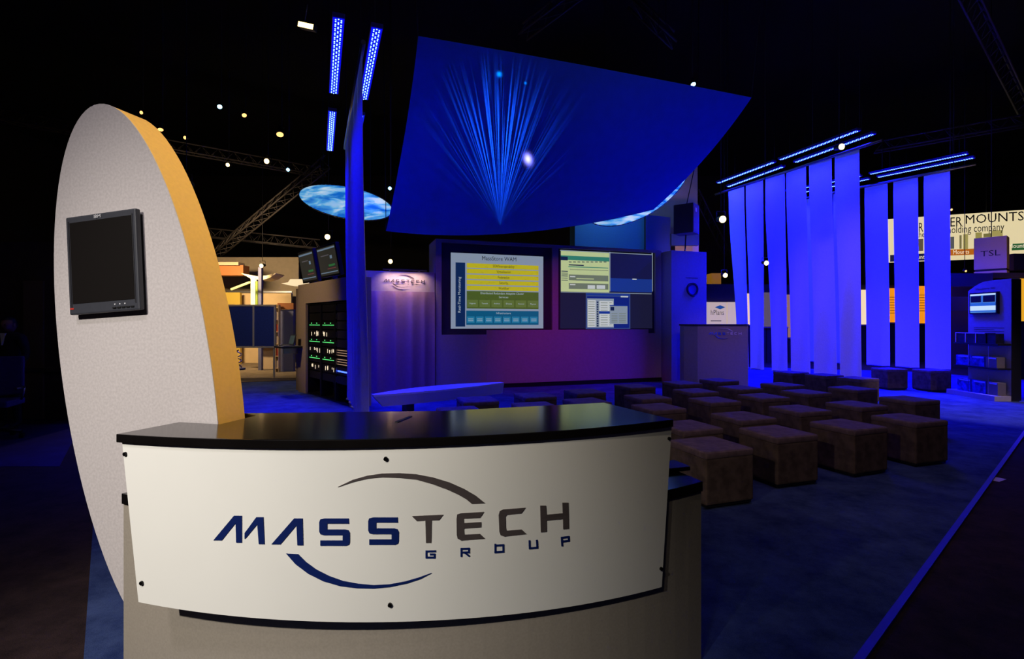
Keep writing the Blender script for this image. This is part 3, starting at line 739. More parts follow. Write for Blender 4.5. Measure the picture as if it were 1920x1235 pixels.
# ------------------------------------------------------------------ hanging ovals
def cloud(name, s):
    m = bpy.data.materials.new(name); m.use_nodes = True; N = m.node_tree.nodes; L = m.node_tree.links; p = N['Principled BSDF']
    tc = N.new('ShaderNodeTexCoord'); mp = N.new('ShaderNodeMapping'); mp.inputs['Scale'].default_value = (1.1, 1, 4.5)
    n_ = N.new('ShaderNodeTexNoise'); n_.inputs['Scale'].default_value = 1.8; n_.inputs['Detail'].default_value = 4; n_.inputs['Distortion'].default_value = .6
    r = N.new('ShaderNodeValToRGB'); e = r.color_ramp.elements; e[0].position = .38; e[0].color = (*lin((20, 110, 205)), 1); e[1].position = .66; e[1].color = (*lin((215, 240, 250)), 1)
    e2 = r.color_ramp.elements.new(.5); e2.color = (*lin((90, 180, 235)), 1)
    L.new(tc.outputs['Object'], mp.inputs[0]); L.new(mp.outputs[0], n_.inputs['Vector']); L.new(n_.outputs['Fac'], r.inputs[0])
    L.new(r.outputs[0], p.inputs['Emission Color']); p.inputs['Emission Strength'].default_value = s; L.new(r.outputs[0], p.inputs['Base Color'])
    return m
M_cloud = cloud('backlit_cloud_print', .75)
def oval(label, c, a, b_, tilt, rz, rx):
    t = thing('hanging_oval', label, 'hanging light oval', c, rz); t.rotation_euler.x = rx
    b = MB(); n = 64; rings = []
    for s_, y in ((1, .03), (1.0, -.0), (.97, -.03), (.8, -.08), (.5, -.13), (.2, -.15)):
        rings.append([b.v((a*s_*math.cos(2*PI*k/n)*math.cos(tilt)-b_*s_*math.sin(2*PI*k/n)*math.sin(tilt), y, a*s_*math.cos(2*PI*k/n)*math.sin(tilt)+b_*s_*math.sin(2*PI*k/n)*math.cos(tilt))) for k in range(n)])
    for r0, r1 in zip(rings, rings[1:]):
        for k in range(n): b.f([r0[k], r0[(k+1) % n], r1[(k+1) % n], r1[k]], True)
    b.f(rings[-1]); b.f(rings[0][::-1]); b.build('printed_skin', M_cloud, t)
    b = MB(); pts = [(a*1.004*math.cos(2*PI*k/n)*math.cos(tilt)-b_*1.01*math.sin(2*PI*k/n)*math.sin(tilt), .0, a*1.004*math.cos(2*PI*k/n)*math.sin(tilt)+b_*1.01*math.sin(2*PI*k/n)*math.cos(tilt)) for k in range(n+1)]
    b.tube(pts, .014, 6); b.build('rim', M_steel, t)
    for s_ in (-.5, .5): MB().tube([(a*s_, .05, b_*.6), (a*s_, .05, 13-c.z)], .006, 6).build('hanging_cable', M_wire, t)
oval('pale blue cloud printed oval hanging behind the edge-on banner column', at(648.5, 379.5, 11), 1.03, .335, math.radians(-11), 0, 0)
oval('larger cloud printed oval half hidden behind the blue sail', at(1192, 342, 14.2), 1.72, .95, math.radians(32), 0, 0)

# ------------------------------------------------------------------ equipment kiosk with racks
kd = Vector((-4.18+2.88, 10.35-8.83)).normalized()
KA = math.atan2(-kd.y, -kd.x)              # local +x runs from the far left end to the near right end
KO = Vector((-4.55, 10.78)); KL = Line(KO, KA)
kx = lambda px, py: KL.hit(px, py)
xr0 = kx(573, 600)[0]; xr1 = kx(655, 600)[0]; xe = kx(659, 600)[0]
ks = thing('equipment_kiosk', 'beige kiosk wall framing three black racks of electronics', 'kiosk', (KO.x, KO.y, 0), KA)
hz_ = 1.86
b = MB(); b.bb(0, xr0, 0, .36, 0, 2.26); b.bb(xr1, xe, 0, .36, 0, 2.26); b.bb(xr0, xr1, 0, .36, hz_, 2.26); b.bb(xr0, xr1, .31, .36, 0, hz_)
b.build('kiosk_frame', M_beige, ks)
MB().bb(-.3, -.005, .05, .35, 0, 2.2).build('side_wing', M_beige, ks)
bays = 3; bw = (xr1-xr0-.02)/bays
gm = glow((90, 230, 120), 1.6); wm = glow((235, 215, 180), 1.2); bmat = glow((60, 90, 255), 4)
for k in range(bays):
    x0_ = xr0+.01+k*bw
    rk = thing('equipment_rack', ['left black rack in the beige kiosk with green indicator rows', 'second black rack in the beige kiosk with green indicator rows', 'black rack filled with silver faced drives in the beige kiosk', 'rack at the right end of the kiosk behind the blue column'][k], 'rack', (KO.x, KO.y, 0), KA, 'racks in the beige kiosk')
    b = MB(); b.bb(x0_+.005, x0_+.03, .04, .3, .03, hz_-.04); b.bb(x0_+bw-.03, x0_+bw-.005, .04, .3, .03, hz_-.04); b.bb(x0_+.03, x0_+bw-.03, .27, .3, .03, hz_-.04); b.bb(x0_+.005, x0_+bw-.005, .03, .3, .01, .03); b.bb(x0_+.005, x0_+bw-.005, .04, .3, hz_-.04, hz_-.02)
    b.build('rack_cabinet', M_rack, rk)
    for j in range(9):
        z0_ = .35+j*.165
        silver = k == 2
        u_ = MB(); u_.bb(x0_+.035, x0_+bw-.035, .06, .26, z0_, z0_+.145)
        o = u_.build('rack_unit', M_gear if (silver and j < 8) else M_rack, rk, bevel=.004)
        if silver:
            q_ = MB()
            for s_ in (x0_+.045, x0_+bw-.06): q_.bb(s_, s_+.015, .035, .06, z0_+.02, z0_+.125)
            q_.build('handle', M_steel, o)
            if j in (1, ): MB().bb(x0_+.08, x0_+bw-.08, .055, .062, z0_+.05, z0_+.075).build('blue_indicator', bmat, o)
            if j in (2, 3): 
                q_ = MB()
                for r in range(3): q_.bb(x0_+.07, x0_+bw-.08, .055, .062, z0_+.02+r*.045, z0_+.03+r*.045)
                q_.build('lit_display', glow((235, 190, 150), .5), o)
        elif k < 2 and j in (2, 4, 6):
            q_ = MB()
            for r in range(12):
                xx = x0_+.06+r*(bw-.14)/12; q_.bb(xx, xx+.022, .054, .062, z0_+.07, z0_+.082)
            for r in (2, 8): q_.bb(x0_+.06+r*(bw-.14)/12, x0_+.08+r*(bw-.14)/12, .054, .062, z0_+.105, z0_+.122)
            q_.build('indicator_lights', gm, o)
        elif k < 2 and j in (1, 3, 5):
            q_ = MB()
            for r in range(6):
                xx = x0_+.07+random.random()*(bw-.16); q_.bb(xx, xx+.008, .054, .062, z0_+.02+random.random()*.06, z0_+.1+random.random()*.03)
            q_.build('indicator_lights', wm, o)
# screens above the racks
def qscreen(name, label, px, group=None):
    """px: TL, TR, BR, BL in the plane of the kiosk front, tipped forward"""
    zt = []; pts = []
    for (x, y) in px: a_, z_ = kx(x, y); pts.append((a_, z_))
    w_ = ((pts[1][0]-pts[0][0])+(pts[2][0]-pts[3][0]))/2; cx = sum(p[0] for p in pts)/4; zt = (pts[0][1]+pts[1][1])/2; zb = (pts[2][1]+pts[3][1])/2
    t = thing(name, label, 'monitor', (KO.x, KO.y, 0), KA, group)
    R = Matrix.Rotation(.18, 3, 'X'); c = Vector((cx, -.02, (zt+zb)/2+.0)); h = zt-zb
    MB().box(c, (w_, .07, h), R).build('housing', M_black, t, bevel=.006)
    n_ = R@Vector((0, -1, 0))
    b = MB(); its = [((0, 0, w_*.9, h*.88), 0), ((0, h*.38, w_*.88, h*.05), 1), ((-w_*.1, h*.18, w_*.4, h*.03), 2), ((w_*.2, h*.1, w_*.1, h*.1), 1), ((w_*.18, -h*.15, w_*.3, h*.06), 3), ((w_*.15, -h*.25, w_*.4, h*.03), 4), ((0, -h*.36, w_*.85, h*.03), 1)]
    for i, ((ox, oz, ww, hh), mi) in enumerate(its):
        b.mi = mi; b.box(c+n_*(.037+i*.0006)+R@Vector((ox, 0, oz)), (ww, .002, hh), R)
    b.build('screen_image', [glow((50, 48, 42), .7), glow((110, 130, 150), .7), glow((90, 86, 90), .7), glow((50, 110, 60), .7), glow((110, 60, 60), .7)], t)
    MB().bb(cx-.03, cx+.03, .03, .12, 2.262, (zt+zb)/2).build('mount_post', M_black, t)
qscreen('kiosk_monitor', 'left of two dim monitors tilted on top of the beige kiosk', [(564, 476), (593, 466), (600, 524), (572, 532)], 'monitors on the kiosk')
qscreen('kiosk_monitor', 'right of two dim monitors on the kiosk, next to the blue column', [(599, 464), (636, 456), (642, 513), (605, 522)], 'monitors on the kiosk')
# small shelf with laptop
sx, sz = kx(553, 647)
sh = thing('kiosk_shelf', 'small dark shelf sticking out of the beige kiosk column', 'shelf', (KO.x, KO.y, 0), KA)
MB().bb(sx-.02, sx+.5, -.42, -.001, sz-.04, sz).build('shelf_board', M_rack, sh, bevel=.008)
MB().bb(sx+.2, sx+.24, -.3, -.001, sz-.16, sz-.041).build('bracket', M_steel, sh)
lp = thing('laptop', 'small open laptop standing on the kiosk shelf', 'laptop', (KO.x, KO.y, 0), KA)
MB().bb(sx+.12, sx+.44, -.36, -.14, sz+.001, sz+.02).build('keyboard_base', M_plastic, lp, bevel=.003)
Rl = Matrix.Rotation(.25, 3, 'X'); MB().box((sx+.28, -.14, sz+.13), (.32, .012, .22), Rl.transposed()).build('lid', M_plastic, lp)
MB().box((sx+.28, -.149, sz+.13), (.28, .004, .18), Rl.transposed()).build('screen_image', glow((60, 70, 66), .6), lp)

# ------------------------------------------------------------------ far booth seen through the left passage
def wbox(name, px0, py0, px1, py1, Y, depth, m, label, cat, group=None, z0=None):
    a = at(px0, py0, Y); c = at(px1, py1, Y)
    lo_ = c.z if z0 is None else z0
    return tag(MB().bb(-(c.x-a.x)/2, (c.x-a.x)/2, 0, depth, 0, a.z-lo_).build(name, m, loc=((a.x+c.x)/2, Y, lo_)), label, cat, group)
M_cream = mat('cream_wall', (196, 170, 128), .8, noise=.04, scale=4); M_greyw = mat('grey_panelled_wall', (128, 116, 98), .85, noise=.05, scale=6)
wbox('backdrop_wall', 340, 482, 560, 690, 19, .15, M_greyw, 'grey beige panelled backdrop wall of the far booth', 'backdrop', z0=0)
wbox('yellow_wall', 385, 548, 450, 690, 18, .12, mat('yellow_wall', (190, 160, 60), .8), 'mustard yellow wall section in the far booth', 'partition', z0=0)
wbox('cream_partition', 450, 548, 546, 690, 18.4, .12, M_cream, 'cream lit partition behind the blue display panels', 'partition', z0=0)
wbox('header_beam', 380, 497, 456, 516, 17, .4, mat('orange_brown_beam', (150, 88, 36), .7), 'orange brown header beam over the far booth', 'beam')
wbox('roof_box', 408, 491, 447, 497, 16.9, .4, M_beige, 'pale box on top of the orange brown beam', 'box')
wbox('header_rail', 400, 545.5, 547, 548.5, 18.33, .06, M_steel, 'thin metal rail along the top of the far partitions', 'rail')
wbox('light_column', 470, 521, 478, 571, 15.6, .1, glow((255, 232, 150), 2.2), 'bright white lit column above the blue display panels', 'light column')
wbox('green_strip', 478.5, 527, 483, 571, 15.62, .1, mat('green_strip', (120, 140, 30), .7), 'narrow olive green strip beside the bright column', 'post')
wbox('grey_post', 484, 501, 490, 571, 15.55, .12, mat('blue_grey_post', (96, 98, 128), .7), 'blue grey post right of the bright lit column', 'post', z0=0)
a = at(434, 542, 15.8); c = at(468, 529, 15.2)
tag(MB().tube([a, c], .035, 8).build('light_tube', glow((255, 225, 130), 1.6)), 'slanted yellow light tube left of the bright column', 'light tube')
b = MB(); pts = [(452, 512), (470, 522), (490, 525), (505, 521), (517, 513)]; up = [(516, 512), (500, 516), (484, 518), (468, 515)]
b.pts3([at(x, y, 15.9) for x, y in pts+up], [at(x, y, 15.9)+Vector((0, .6, 0)) for x, y in pts+up])
tag(b.build('curved_canopy', mat('white_canopy', (225, 205, 165), .6)), 'white curved canopy around the bright column top', 'canopy')
b = MB(); pts = [(527, 531), (540, 529), (544, 523), (572, 523), (572, 536), (544, 535)]
b.pts3([at(x, y, 15) for x, y in pts], [at(x, y, 15)+Vector((0, .3, 0)) for x, y in pts])
tag(b.build('lit_canopy', glow((250, 225, 180), .9)), 'bright white lit canopy beside the kiosk monitors', 'canopy')
# blue display panels
dp = thing('display_panel_stand', 'pair of navy display boards in a thin silver frame', 'display board', (0, 13.5, 0))
Y = 13.5
def bbp(b, x0, y0, x1, y1, ya, yb):
    a = at(x0, y0, Y); c = at(x1, y1, Y); b.bb(a.x, c.x, ya, yb, c.z, a.z)
for i, (x0_, x1_) in enumerate(((392, 474), (477, 514))):
    b = MB(); bbp(b, x0_, 574, x1_, 649, 0, .03); b.build('panel', mat('navy_felt', (30, 52, 130), .9, noise=.1), dp)
b = MB(); bbp(b, 390, 571, 516, 573.8, -.02, .05); bbp(b, 390, 649.2, 516, 652, -.02, .05); bbp(b, 474.2, 573, 476.8, 650, -.02, .05); bbp(b, 514.2, 573, 516, 650, -.02, .05); b.build('frame', mat('silver_paint', (170, 165, 158), .6), dp)
for px in (402, 512):
    b = MB(); bbp(b, px, 652, px+2.5, HZ+1387/13.5, 0, .04); b.build('post', mat('silver_paint', (170, 165, 158)), dp)
# shelf unit and grey door panel
su = thing('shelf_unit', 'narrow white shelf unit with brochures beside the grey door panel', 'shelf unit', (at(516, 600, 15).x, 15, 0))
ww = at(522, 600, 15).x-at(516, 600, 15).x
b = MB(); b.bb(0, .01, 0, .14, 0, 2.0); b.bb(ww-.01, ww, 0, .14, 0, 2.0); b.bb(0, ww, .13, .14, 0, 2); b.build('carcass', M_cream, su)
for k in range(6): MB().bb(.011, ww-.011, 0, .128, .1+k*.36, .12+k*.36).build('shelf', M_cream, su)
for k in range(5): tag(MB().bb(0, ww-.03, 0, .05, 0, .22).build('brochure', mat('red_print' if k % 2 else 'pale_paper', (180, 70, 50) if k % 2 else (210, 190, 170), .7), loc=(at(516, 600, 15).x+.015, 15.02, .121+k*.36)), ['brochure stack lowest in the narrow shelf unit', 'red brochure stack second from the bottom of the narrow shelf unit', 'pale brochure stack in the middle of the narrow shelf unit', 'red brochure stack above the middle of the narrow shelf unit', 'pale brochure stack topmost in the narrow shelf unit'][k], 'brochures', 'brochures in the shelf unit')
gd = thing('closet_panel', 'blue grey door panel with brown header left of the kiosk', 'partition', (0, 15.2, 0)); Y = 15.2
b = MB(); bbp(b, 522.5, 580, 550, HZ+1387/15.2, 0, .15); b.build('door_leaf', mat('blue_grey_door', (100, 102, 132), .8, noise=.04), gd)
b = MB(); bbp(b, 521, 568, 551, 579.5, -.03, .2); b.build('header', mat('orange_brown_beam', (150, 88, 36)), gd)
b = MB(); bbp(b, 529, 645, 538, 646.3, -.05, 0); b.build('handle', M_steel, gd)
# low table, stool, chrome sculpture
t = thing('bar_table', 'small round black bar table with a blue leg', 'table', (*on_z(437, 757, .012).xy, 0))
zt_ = 1.46-(690-HZ)/FPX*t.location.y
MB().cyl((0, 0, zt_-.03), (0, 0, zt_), .2, n=28).build('tabletop', M_rack, t)
MB().cyl((0, 0, .03), (0, 0, zt_-.03), .022, n=12).build('pole', mat('blue_lacquer', (60, 90, 220), .3, metal=.4), t)
MB().cyl((0, 0, .012), (0, 0, .03), .17, n=28).build('foot', M_rack, t)
tb_ = t.location.copy()
for k in range(3):
    b = MB(); pts = []
    for i in range(26): a_ = i*.7; pts.append((.036*math.cos(a_), .036*math.sin(a_), .012+i*.0125))
    b.tube(pts, .01, 6); tag(b.build('twisted_ornament', mat('bright_chrome', (220, 200, 160), .2, metal=1), loc=(tb_.x-.11+.11*k, tb_.y+.05*(k % 2), zt_+.001)), ['twisted metal ornament on the bar table, nearest the oval board edge', 'middle one of three twisted metal ornaments on the bar table', 'rightmost of three twisted metal ornaments on the bar table'][k], 'ornament', 'twisted ornaments on the bar table')
t = thing('side_table', 'small pale side table before the cream partition', 'table', (at(500, 660, 16.2).x, 16.2, 0))
b = MB(); b.prism([(.75*math.cos(2*PI*k/24), .3*math.sin(2*PI*k/24)) for k in range(24)], .70, .73); b.build('tabletop', M_cream, t)
MB().bb(-.12, .5, -.1, .1, 0, .7).build('pedestal', M_beige, t)
light('AREA', 'far_booth_light', (-9, 14.2, 3.6), (-9, 18, 1.4), 330, (1, .72, .4), 1.2, .3)
light('SPOT', 'display_fill_light', (-4.6, 10.2, 4.6), (-7.3, 13.5, 1.3), 230, (1, .85, .7), .1, angle=44, blend=.9)  # added to brighten the dark navy boards and their frame
light('SPOT', 'speaker_fill_light', (8.2, 10.2, 2.6), (4.5, 13, 4.1), 45, (1, .75, .5), .1, angle=18, blend=.8)  # added small spot that brightens the hung speaker
light('SPOT', 'passage_light', (-6.8, 13.5, 5.5), (-5.4, 10.2, 0), 420, (1, .82, .66), .1, angle=60, blend=.8)
light('SPOT', 'kiosk_light', (-6.6, 7.0, 4.6), (-3.9, 10.2, 1.6), 420, (1, .74, .48), .1, angle=36, blend=.9)

# ------------------------------------------------------------------ dim partition, chair and person at far left
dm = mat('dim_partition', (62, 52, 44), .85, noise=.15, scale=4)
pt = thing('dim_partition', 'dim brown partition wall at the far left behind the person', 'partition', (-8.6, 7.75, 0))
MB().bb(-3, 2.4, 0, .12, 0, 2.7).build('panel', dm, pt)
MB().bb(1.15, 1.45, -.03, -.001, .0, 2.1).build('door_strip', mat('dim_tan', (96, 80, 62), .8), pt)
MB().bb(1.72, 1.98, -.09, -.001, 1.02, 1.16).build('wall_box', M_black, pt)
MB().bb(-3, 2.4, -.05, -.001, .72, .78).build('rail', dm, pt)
light('SPOT', 'dim_corner_light', (-6.2, 5.4, 3.4), (-7.2, 7.7, 1.3), 3.5, (1, .8, .55), .3, angle=70, blend=1)
# person
def skin_body(name, verts, edges, radii, m, parent, sub=2):
    me = bpy.data.meshes.new(name); me.from_pydata(verts, edges, []); o = bpy.data.objects.new(name, me); C.objects.link(o); o.parent = parent
    sk = o.modifiers.new('skin', 'SKIN'); sk.use_smooth_shade = True
    for i, r in enumerate(radii): me.skin_vertices[0].data[i].radius = (r, r) if not isinstance(r, tuple) else r
    me.skin_vertices[0].data[0].use_root = True
    ss = o.modifiers.new('sub', 'SUBSURF'); ss.levels = sub; ss.render_levels = sub; me.materials.append(m); return o
pe = thing('person', 'person in a dark suit with white shirt collar standing in shadow at far left', 'person', (at(18, 620, 6.9).x, 6.9, 0))
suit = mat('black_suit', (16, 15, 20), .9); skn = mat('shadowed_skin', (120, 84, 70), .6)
V = [(0,0,.86),(0,0,1.0),(0,0,1.18),(0,0,1.28),(0,0,1.34),            # pelvis..neck
     (.09,0,.8),(.10,-.02,.46),(.10,.02,.09),(.11,-.12,.05),           # leg
     (-.09,0,.8),(-.10,-.02,.46),(-.10,.02,.09),(-.11,-.12,.05),
     (.17,0,1.25),(.25,-.02,1.04),(.31,-.14,.93),(.34,-.19,.915),
     (-.17,0,1.25),(-.22,.0,1.0),(-.20,-.08,.78),(-.20,-.1,.74)]
E = [(0,1),(1,2),(2,3),(3,4),(0,5),(5,6),(6,7),(7,8),(0,9),(9,10),(10,11),(11,12),(3,13),(13,14),(14,15),(15,16),(3,17),(17,18),(18,19),(19,20)]
Rr = [(.15,.1),(.14,.09),(.16,.1),(.12,.08),(.05,.05),.085,.06,.045,.035,.085,.06,.045,.035,.065,.048,.036,.03,.065,.048,.036,.03]
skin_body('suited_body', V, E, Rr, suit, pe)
# head with face
def head(parent, c):
    bm = bmesh.new(); bmesh.ops.create_uvsphere(bm, u_segments=24, v_segments=18, radius=1)
    for v in bm.verts:
        x, y, z = v.co; x *= .074; y *= .092; z *= .112
        if z < 0: x *= 1-.25*(-z/.112); 
        if y < -.05 and abs(x) < .014 and -.03 < z < .02: y -= .016
        v.co = (x+c[0], y+c[1], z+c[2])
    for f in bm.faces: f.smooth = True
    me = bpy.data.meshes.new('head'); bm.to_mesh(me); bm.free(); me.materials.append(skn); o = bpy.data.objects.new('head', me); C.objects.link(o); o.parent = parent
    bm = bmesh.new(); bmesh.ops.create_uvsphere(bm, u_segments=24, v_segments=16, radius=1)
    bmesh.ops.delete(bm, geom=[v for v in bm.verts if v.co.z < -.25 or (v.co.y < -.35 and v.co.z < .45)], context='VERTS')
    for v in bm.verts: v.co = (v.co.x*.081+c[0], v.co.y*.1+c[1]+.004, v.co.z*.12+c[2]+.004)
    me = bpy.data.meshes.new('hair'); bm.to_mesh(me); bm.free(); me.materials.append(M_black); h = bpy.data.objects.new('hair', me); C.objects.link(h); h.parent = parent
    for s_ in (-1, 1):
        MB().cyl((c[0]+s_*.03, c[1]-.084, c[2]+.004), (c[0]+s_*.03, c[1]-.088, c[2]+.004), .009, n=10).build('eye', M_black, o)
        MB().box((c[0]+s_*.075, c[1], c[2]), (.012, .03, .05)).build('ear', skn, o, bevel=.004)
    MB().bb(c[0]-.022, c[0]+.022, c[1]-.088, c[1]-.08, c[2]-.052, c[2]-.044).build('mouth', mat('lip', (90, 50, 46), .6), o)
head(pe, (0, -.01, 1.43))
MB().pts3([(-.035, -.095, 1.32), (.035, -.095, 1.32), (0, -.115, 1.16)], [(-.035, -.07, 1.32), (.035, -.07, 1.32), (0, -.09, 1.16)]).build('shirt_front', mat('white_shirt', (220, 220, 225), .7), pe)
def hand(parent, c, dirv):
    c = Vector(c); d = Vector(dirv).normalized(); s_ = d.cross(Vector((0, 0, 1))).normalized(); vs = [c, c+d*.05]; es = [(0, 1)]; rr = [(.022, .018), (.03, .016)]
    for k, L in enumerate((.055, .065, .06, .045)):
        b0 = c+d*.075+s_*(.03-.02*k); i = len(vs); vs += [b0, b0+d*L*.5+Vector((0, 0, -.005)), b0+d*L*.85+Vector((0, 0, -.022))]; es += [(1, i), (i, i+1), (i+1, i+2)]; rr += [.0095, .0085, .007]
    i = len(vs); vs += [c+d*.02+s_*.035, c+d*.055+s_*.052+Vector((0, 0, -.01))]; es += [(0, i), (i, i+1)]; rr += [.011, .009]
    skin_body('hand', vs, es, rr, skn, parent, 1)
hand(pe, (.345, -.2, .912), (.7, -.7, -.1)); hand(pe, (-.2, -.105, .73), (0, -.3, -1.0))
# chair
t = thing('office_chair', 'violet tinted chair cut off by the left frame edge', 'chair', (at(-14, 700, 6.3).x, 6.3, 0), .4)
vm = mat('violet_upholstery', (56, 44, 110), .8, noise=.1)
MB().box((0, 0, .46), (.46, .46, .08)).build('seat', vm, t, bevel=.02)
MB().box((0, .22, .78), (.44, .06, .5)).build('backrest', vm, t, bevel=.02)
MB().cyl((0, 0, .12), (0, 0, .42), .03, n=12).build('gas_column', M_black, t)
for k in range(5):
    a_ = 2*PI*k/5; MB().tube([(0, 0, .14), (.28*math.cos(a_), .28*math.sin(a_), .09)], .02, 8).build('leg', M_black, t)
    MB().cyl((.28*math.cos(a_)-.02, .28*math.sin(a_), .04), (.28*math.cos(a_)+.02, .28*math.sin(a_), .04), .032, n=12).build('castor', M_black, t)
for s_ in (-1, 1): MB().tube([(s_*.24, .1, .48), (s_*.27, .1, .64), (s_*.27, -.12, .64)], .014, 8).build('armrest', M_steel, t)

# ------------------------------------------------------------------ structures behind the sail
M_tan = mat('tan_column', (178, 152, 130), .8, noise=.04, scale=3)
wbox('tall_column', 1200, 240, 1308, 700, 17.5, 1.2, M_tan, 'tall pale tan column rising behind the sail edge', 'column', z0=0)
wbox('tan_panel_block', 1266, 452, 1310, 700, 16.6, .6, mat('peach_block', (205, 165, 135), .8), 'peach lit block under the hung loudspeaker', 'partition', z0=0)
tag(MB().bb(0, 2.19, 0, 1.4, 0, 4.85).build('teal_structure', mat('teal_panel', (40, 96, 140), .75, noise=.05), loc=(at(1078, 500, 16).x, 16, 0)), 'teal blue box structure above the right screen', 'booth structure')
ds = thing('dark_structure', 'dark slate box structure with a side band right of the teal one', 'booth structure', (4.2, 15.9, 0))
ms_ = mat('slate_panel', (44, 52, 84), .8, noise=.05)
MB().prism([(0, 0), (.9, .4), (.9, 1.4), (0, 1.4)], 0, 4.85).build('tower_block', ms_, ds)
MB().bb(.91, 1.80, .35, .55, 3.95, 4.32).build('side_band', ms_, ds)
light('AREA', 'teal_lamp', (2.6, 14.5, 5.4), (3.2, 16, 3.8), 22, (.25, .6, 1), .6)
light('SPOT', 'column_lamp', (5.5, 14.4, 2.2), (5.4, 17.5, 4.8), 120, (1, .75, .52), .1, angle=50, blend=1)
sp_ = thing('loudspeaker', 'grey loudspeaker box hung on a cable in front of the tan column', 'speaker', (at(1287, 412, 13).x, 13, 0), math.radians(-38))
zc = at(0, 412, 13).z
MB().box((0, 0, zc), (.50, .46, .74)).build('cabinet', mat('slate_speaker', (66, 70, 84), .7), sp_, bevel=.01)
MB().box((.245, 0, zc+.0), (.02, .42, .66)).build('grille', mat('warm_grey_grille', (112, 100, 88), .8, noise=.2, scale=120), sp_)
MB().box((.257, -.03, zc+.22), (.006, .1, .1)).build('badge', mat('pale_paper', (210, 190, 170)), sp_)
MB().tube([(0, 0, zc+.37), (.2, .35, zc+1.9), (.2, .35, zc+6)], .012, 6).build('hanging_cable', M_wire, sp_)
MB().tube([(-.05, .1, zc-.37), (-.1, .2, zc-.7), (-.16, .2, zc-1.1)], .02, 6).build('signal_cable', M_wire, sp_)

# ------------------------------------------------------------------ booths behind the banners (right)
mp_ = thing('mounts_sign', 'long cream lit overhead sign reading MOUNTS and holding company', 'sign', (0, 0, 0))
sO = at(1665, 600, 24.5).xy; sE = at(1990, 600, 22.0).xy
SL = Line(sO, math.atan2(sE[1]-sO[1], sE[0]-sO[0])); mp_.location = (*sO, 0); mp_.rotation_euler.z = SL.a
def SH(x, y): return SL.hit(x, y)
Lg = SH(1985, 420)[0]; zt_ = SH(1665, 419)[1]; zb_ = SH(1665, 492)[1]
zt2 = SH(1920, 384)[1]
MB().bb(0, Lg, 0, .1, zb_, (zt_+zt2)/2).build('sign_box', glow((244, 226, 176), .82), mp_)
tm_ = mat('brown_letter', (52, 40, 30), .6)
def stext(m, txt, x, y, size, width=None, ylev=-.004, rot=0):
    a_, z_ = SH(x, y); b = MB(); b.text(txt, (a_, ylev, z_), size, width, rot); return b.build('lettering', m, mp_)
wpx = lambda x0, x1: SH(x1, 420)[0]-SH(x0, 420)[0]
stext(tm_, 'R', 1727, 427, .62, wpx(1723, 1731)); stext(tm_, 'ER', 1793, 416.5, .62, wpx(1782, 1804)); stext(tm_, 'MOUNTS', 1864, 409, .58, wpx(1810, 1919))
stext(tm_, 'the', 1726, 440, .4, wpx(1716, 1731)); stext(tm_, 'holding company', 1829, 428.5, .50, wpx(1775, 1881))
def srect(name, x0, y0, x1, y1, m, yy=-.003):
    a_, z_ = SH(x0, y0); c_, z2 = SH(x1, y1); return MB().bb(a_, c_, yy, 0, min(z_, z2), max(z_, z2)).build(name, m, mp_)
srect('orange_band', 1780, 468, 1828, 477, mat('orange_print', (220, 120, 30), .6, emit=.6)); srect('green_band', 1897, 457, 1930, 468, mat('green_print', (50, 110, 60), .6, emit=.6)); srect('navy_band', 1669, 478, 1735, 488, mat('navy_print', (44, 46, 84), .6, emit=.5))
wl = glow((250, 235, 200), .9)
stext(wl, 'Mounts', 1802, 472.5, .28, wpx(1788, 1818), -.006); stext(wl, 'Mounts', 1908, 461, .28, wpx(1890, 1924), -.006); stext(wl, 'Mounts', 1722, 482, .28, wpx(1708, 1738), -.006)
for i, (x0_, y0_, x1_, y1_, cc) in enumerate(((1799, 441, 1803, 466, (150, 140, 90)), (1806, 439, 1815, 467, (205, 190, 110)), (1829, 436, 1841, 446, (190, 176, 96)), (1844, 438, 1858, 444, (150, 140, 80)), (1860, 432, 1880, 442, (205, 190, 110)), (1782, 444, 1789, 466, (110, 110, 110)), (1722, 448, 1731, 470, (120, 104, 80)))):
    srect('printed_picture', x0_, y0_, x1_, y1_, mat('sign_pic_%d' % i, cc, .6, emit=.55), -.003)
for px in (1700, 1850): MB().tube([(SH(px, 400)[0], .05, (zt_+zt2)/2), (SH(px, 400)[0], .05, 13)], .012, 6).build('hanging_cable', M_wire, mp_)
# hanging cube sign
tO = at(1826, 500, 15.2).xy
tb = thing('hanging_cube_sign', 'tan hanging cube sign with dark letters TSL', 'sign', (*tO, 0), math.radians(-50))
TLn = Line(tO, math.radians(-50)); tw_ = TLn.hit(1888, 470)[0]; z0_, z1_ = TLn.hit(1857, 504)[1], TLn.hit(1857, 444)[1]
MB().bb(0, tw_, 0, tw_*.75, z0_, z1_).build('cube_body', mat('tan_sign_cube', (200, 165, 145), .8, emit=0, noise=.03), tb, bevel=.01)
MB().bb(0, tw_, 0, tw_*.75, z0_-.2, z0_-.06).build('lower_band', mat('tan_sign_cube', (200, 165, 145)), tb)
MB().bb(.02, tw_-.02, .02, tw_*.73, z0_-.06, z0_).build('dark_joint', M_black, tb)
a_, z_ = TLn.hit(1857, 475); MB().text('TSL', (a_, -.003, z_), .24, tw_*.6).build('lettering', M_black, tb)
MB().tube([(tw_/2, tw_*.35, z1_), (tw_/2, tw_*.35, 13)], .012, 6).build('hanging_cable', M_wire, tb)
light('SPOT', 'cube_sign_lamp', (12.2, 10.6, 4.6), (tO[0]+.5, tO[1]-.5, 3.4), 110, (1, .7, .5), .1, angle=30, blend=1)
cS = at(1901, 500, 17)
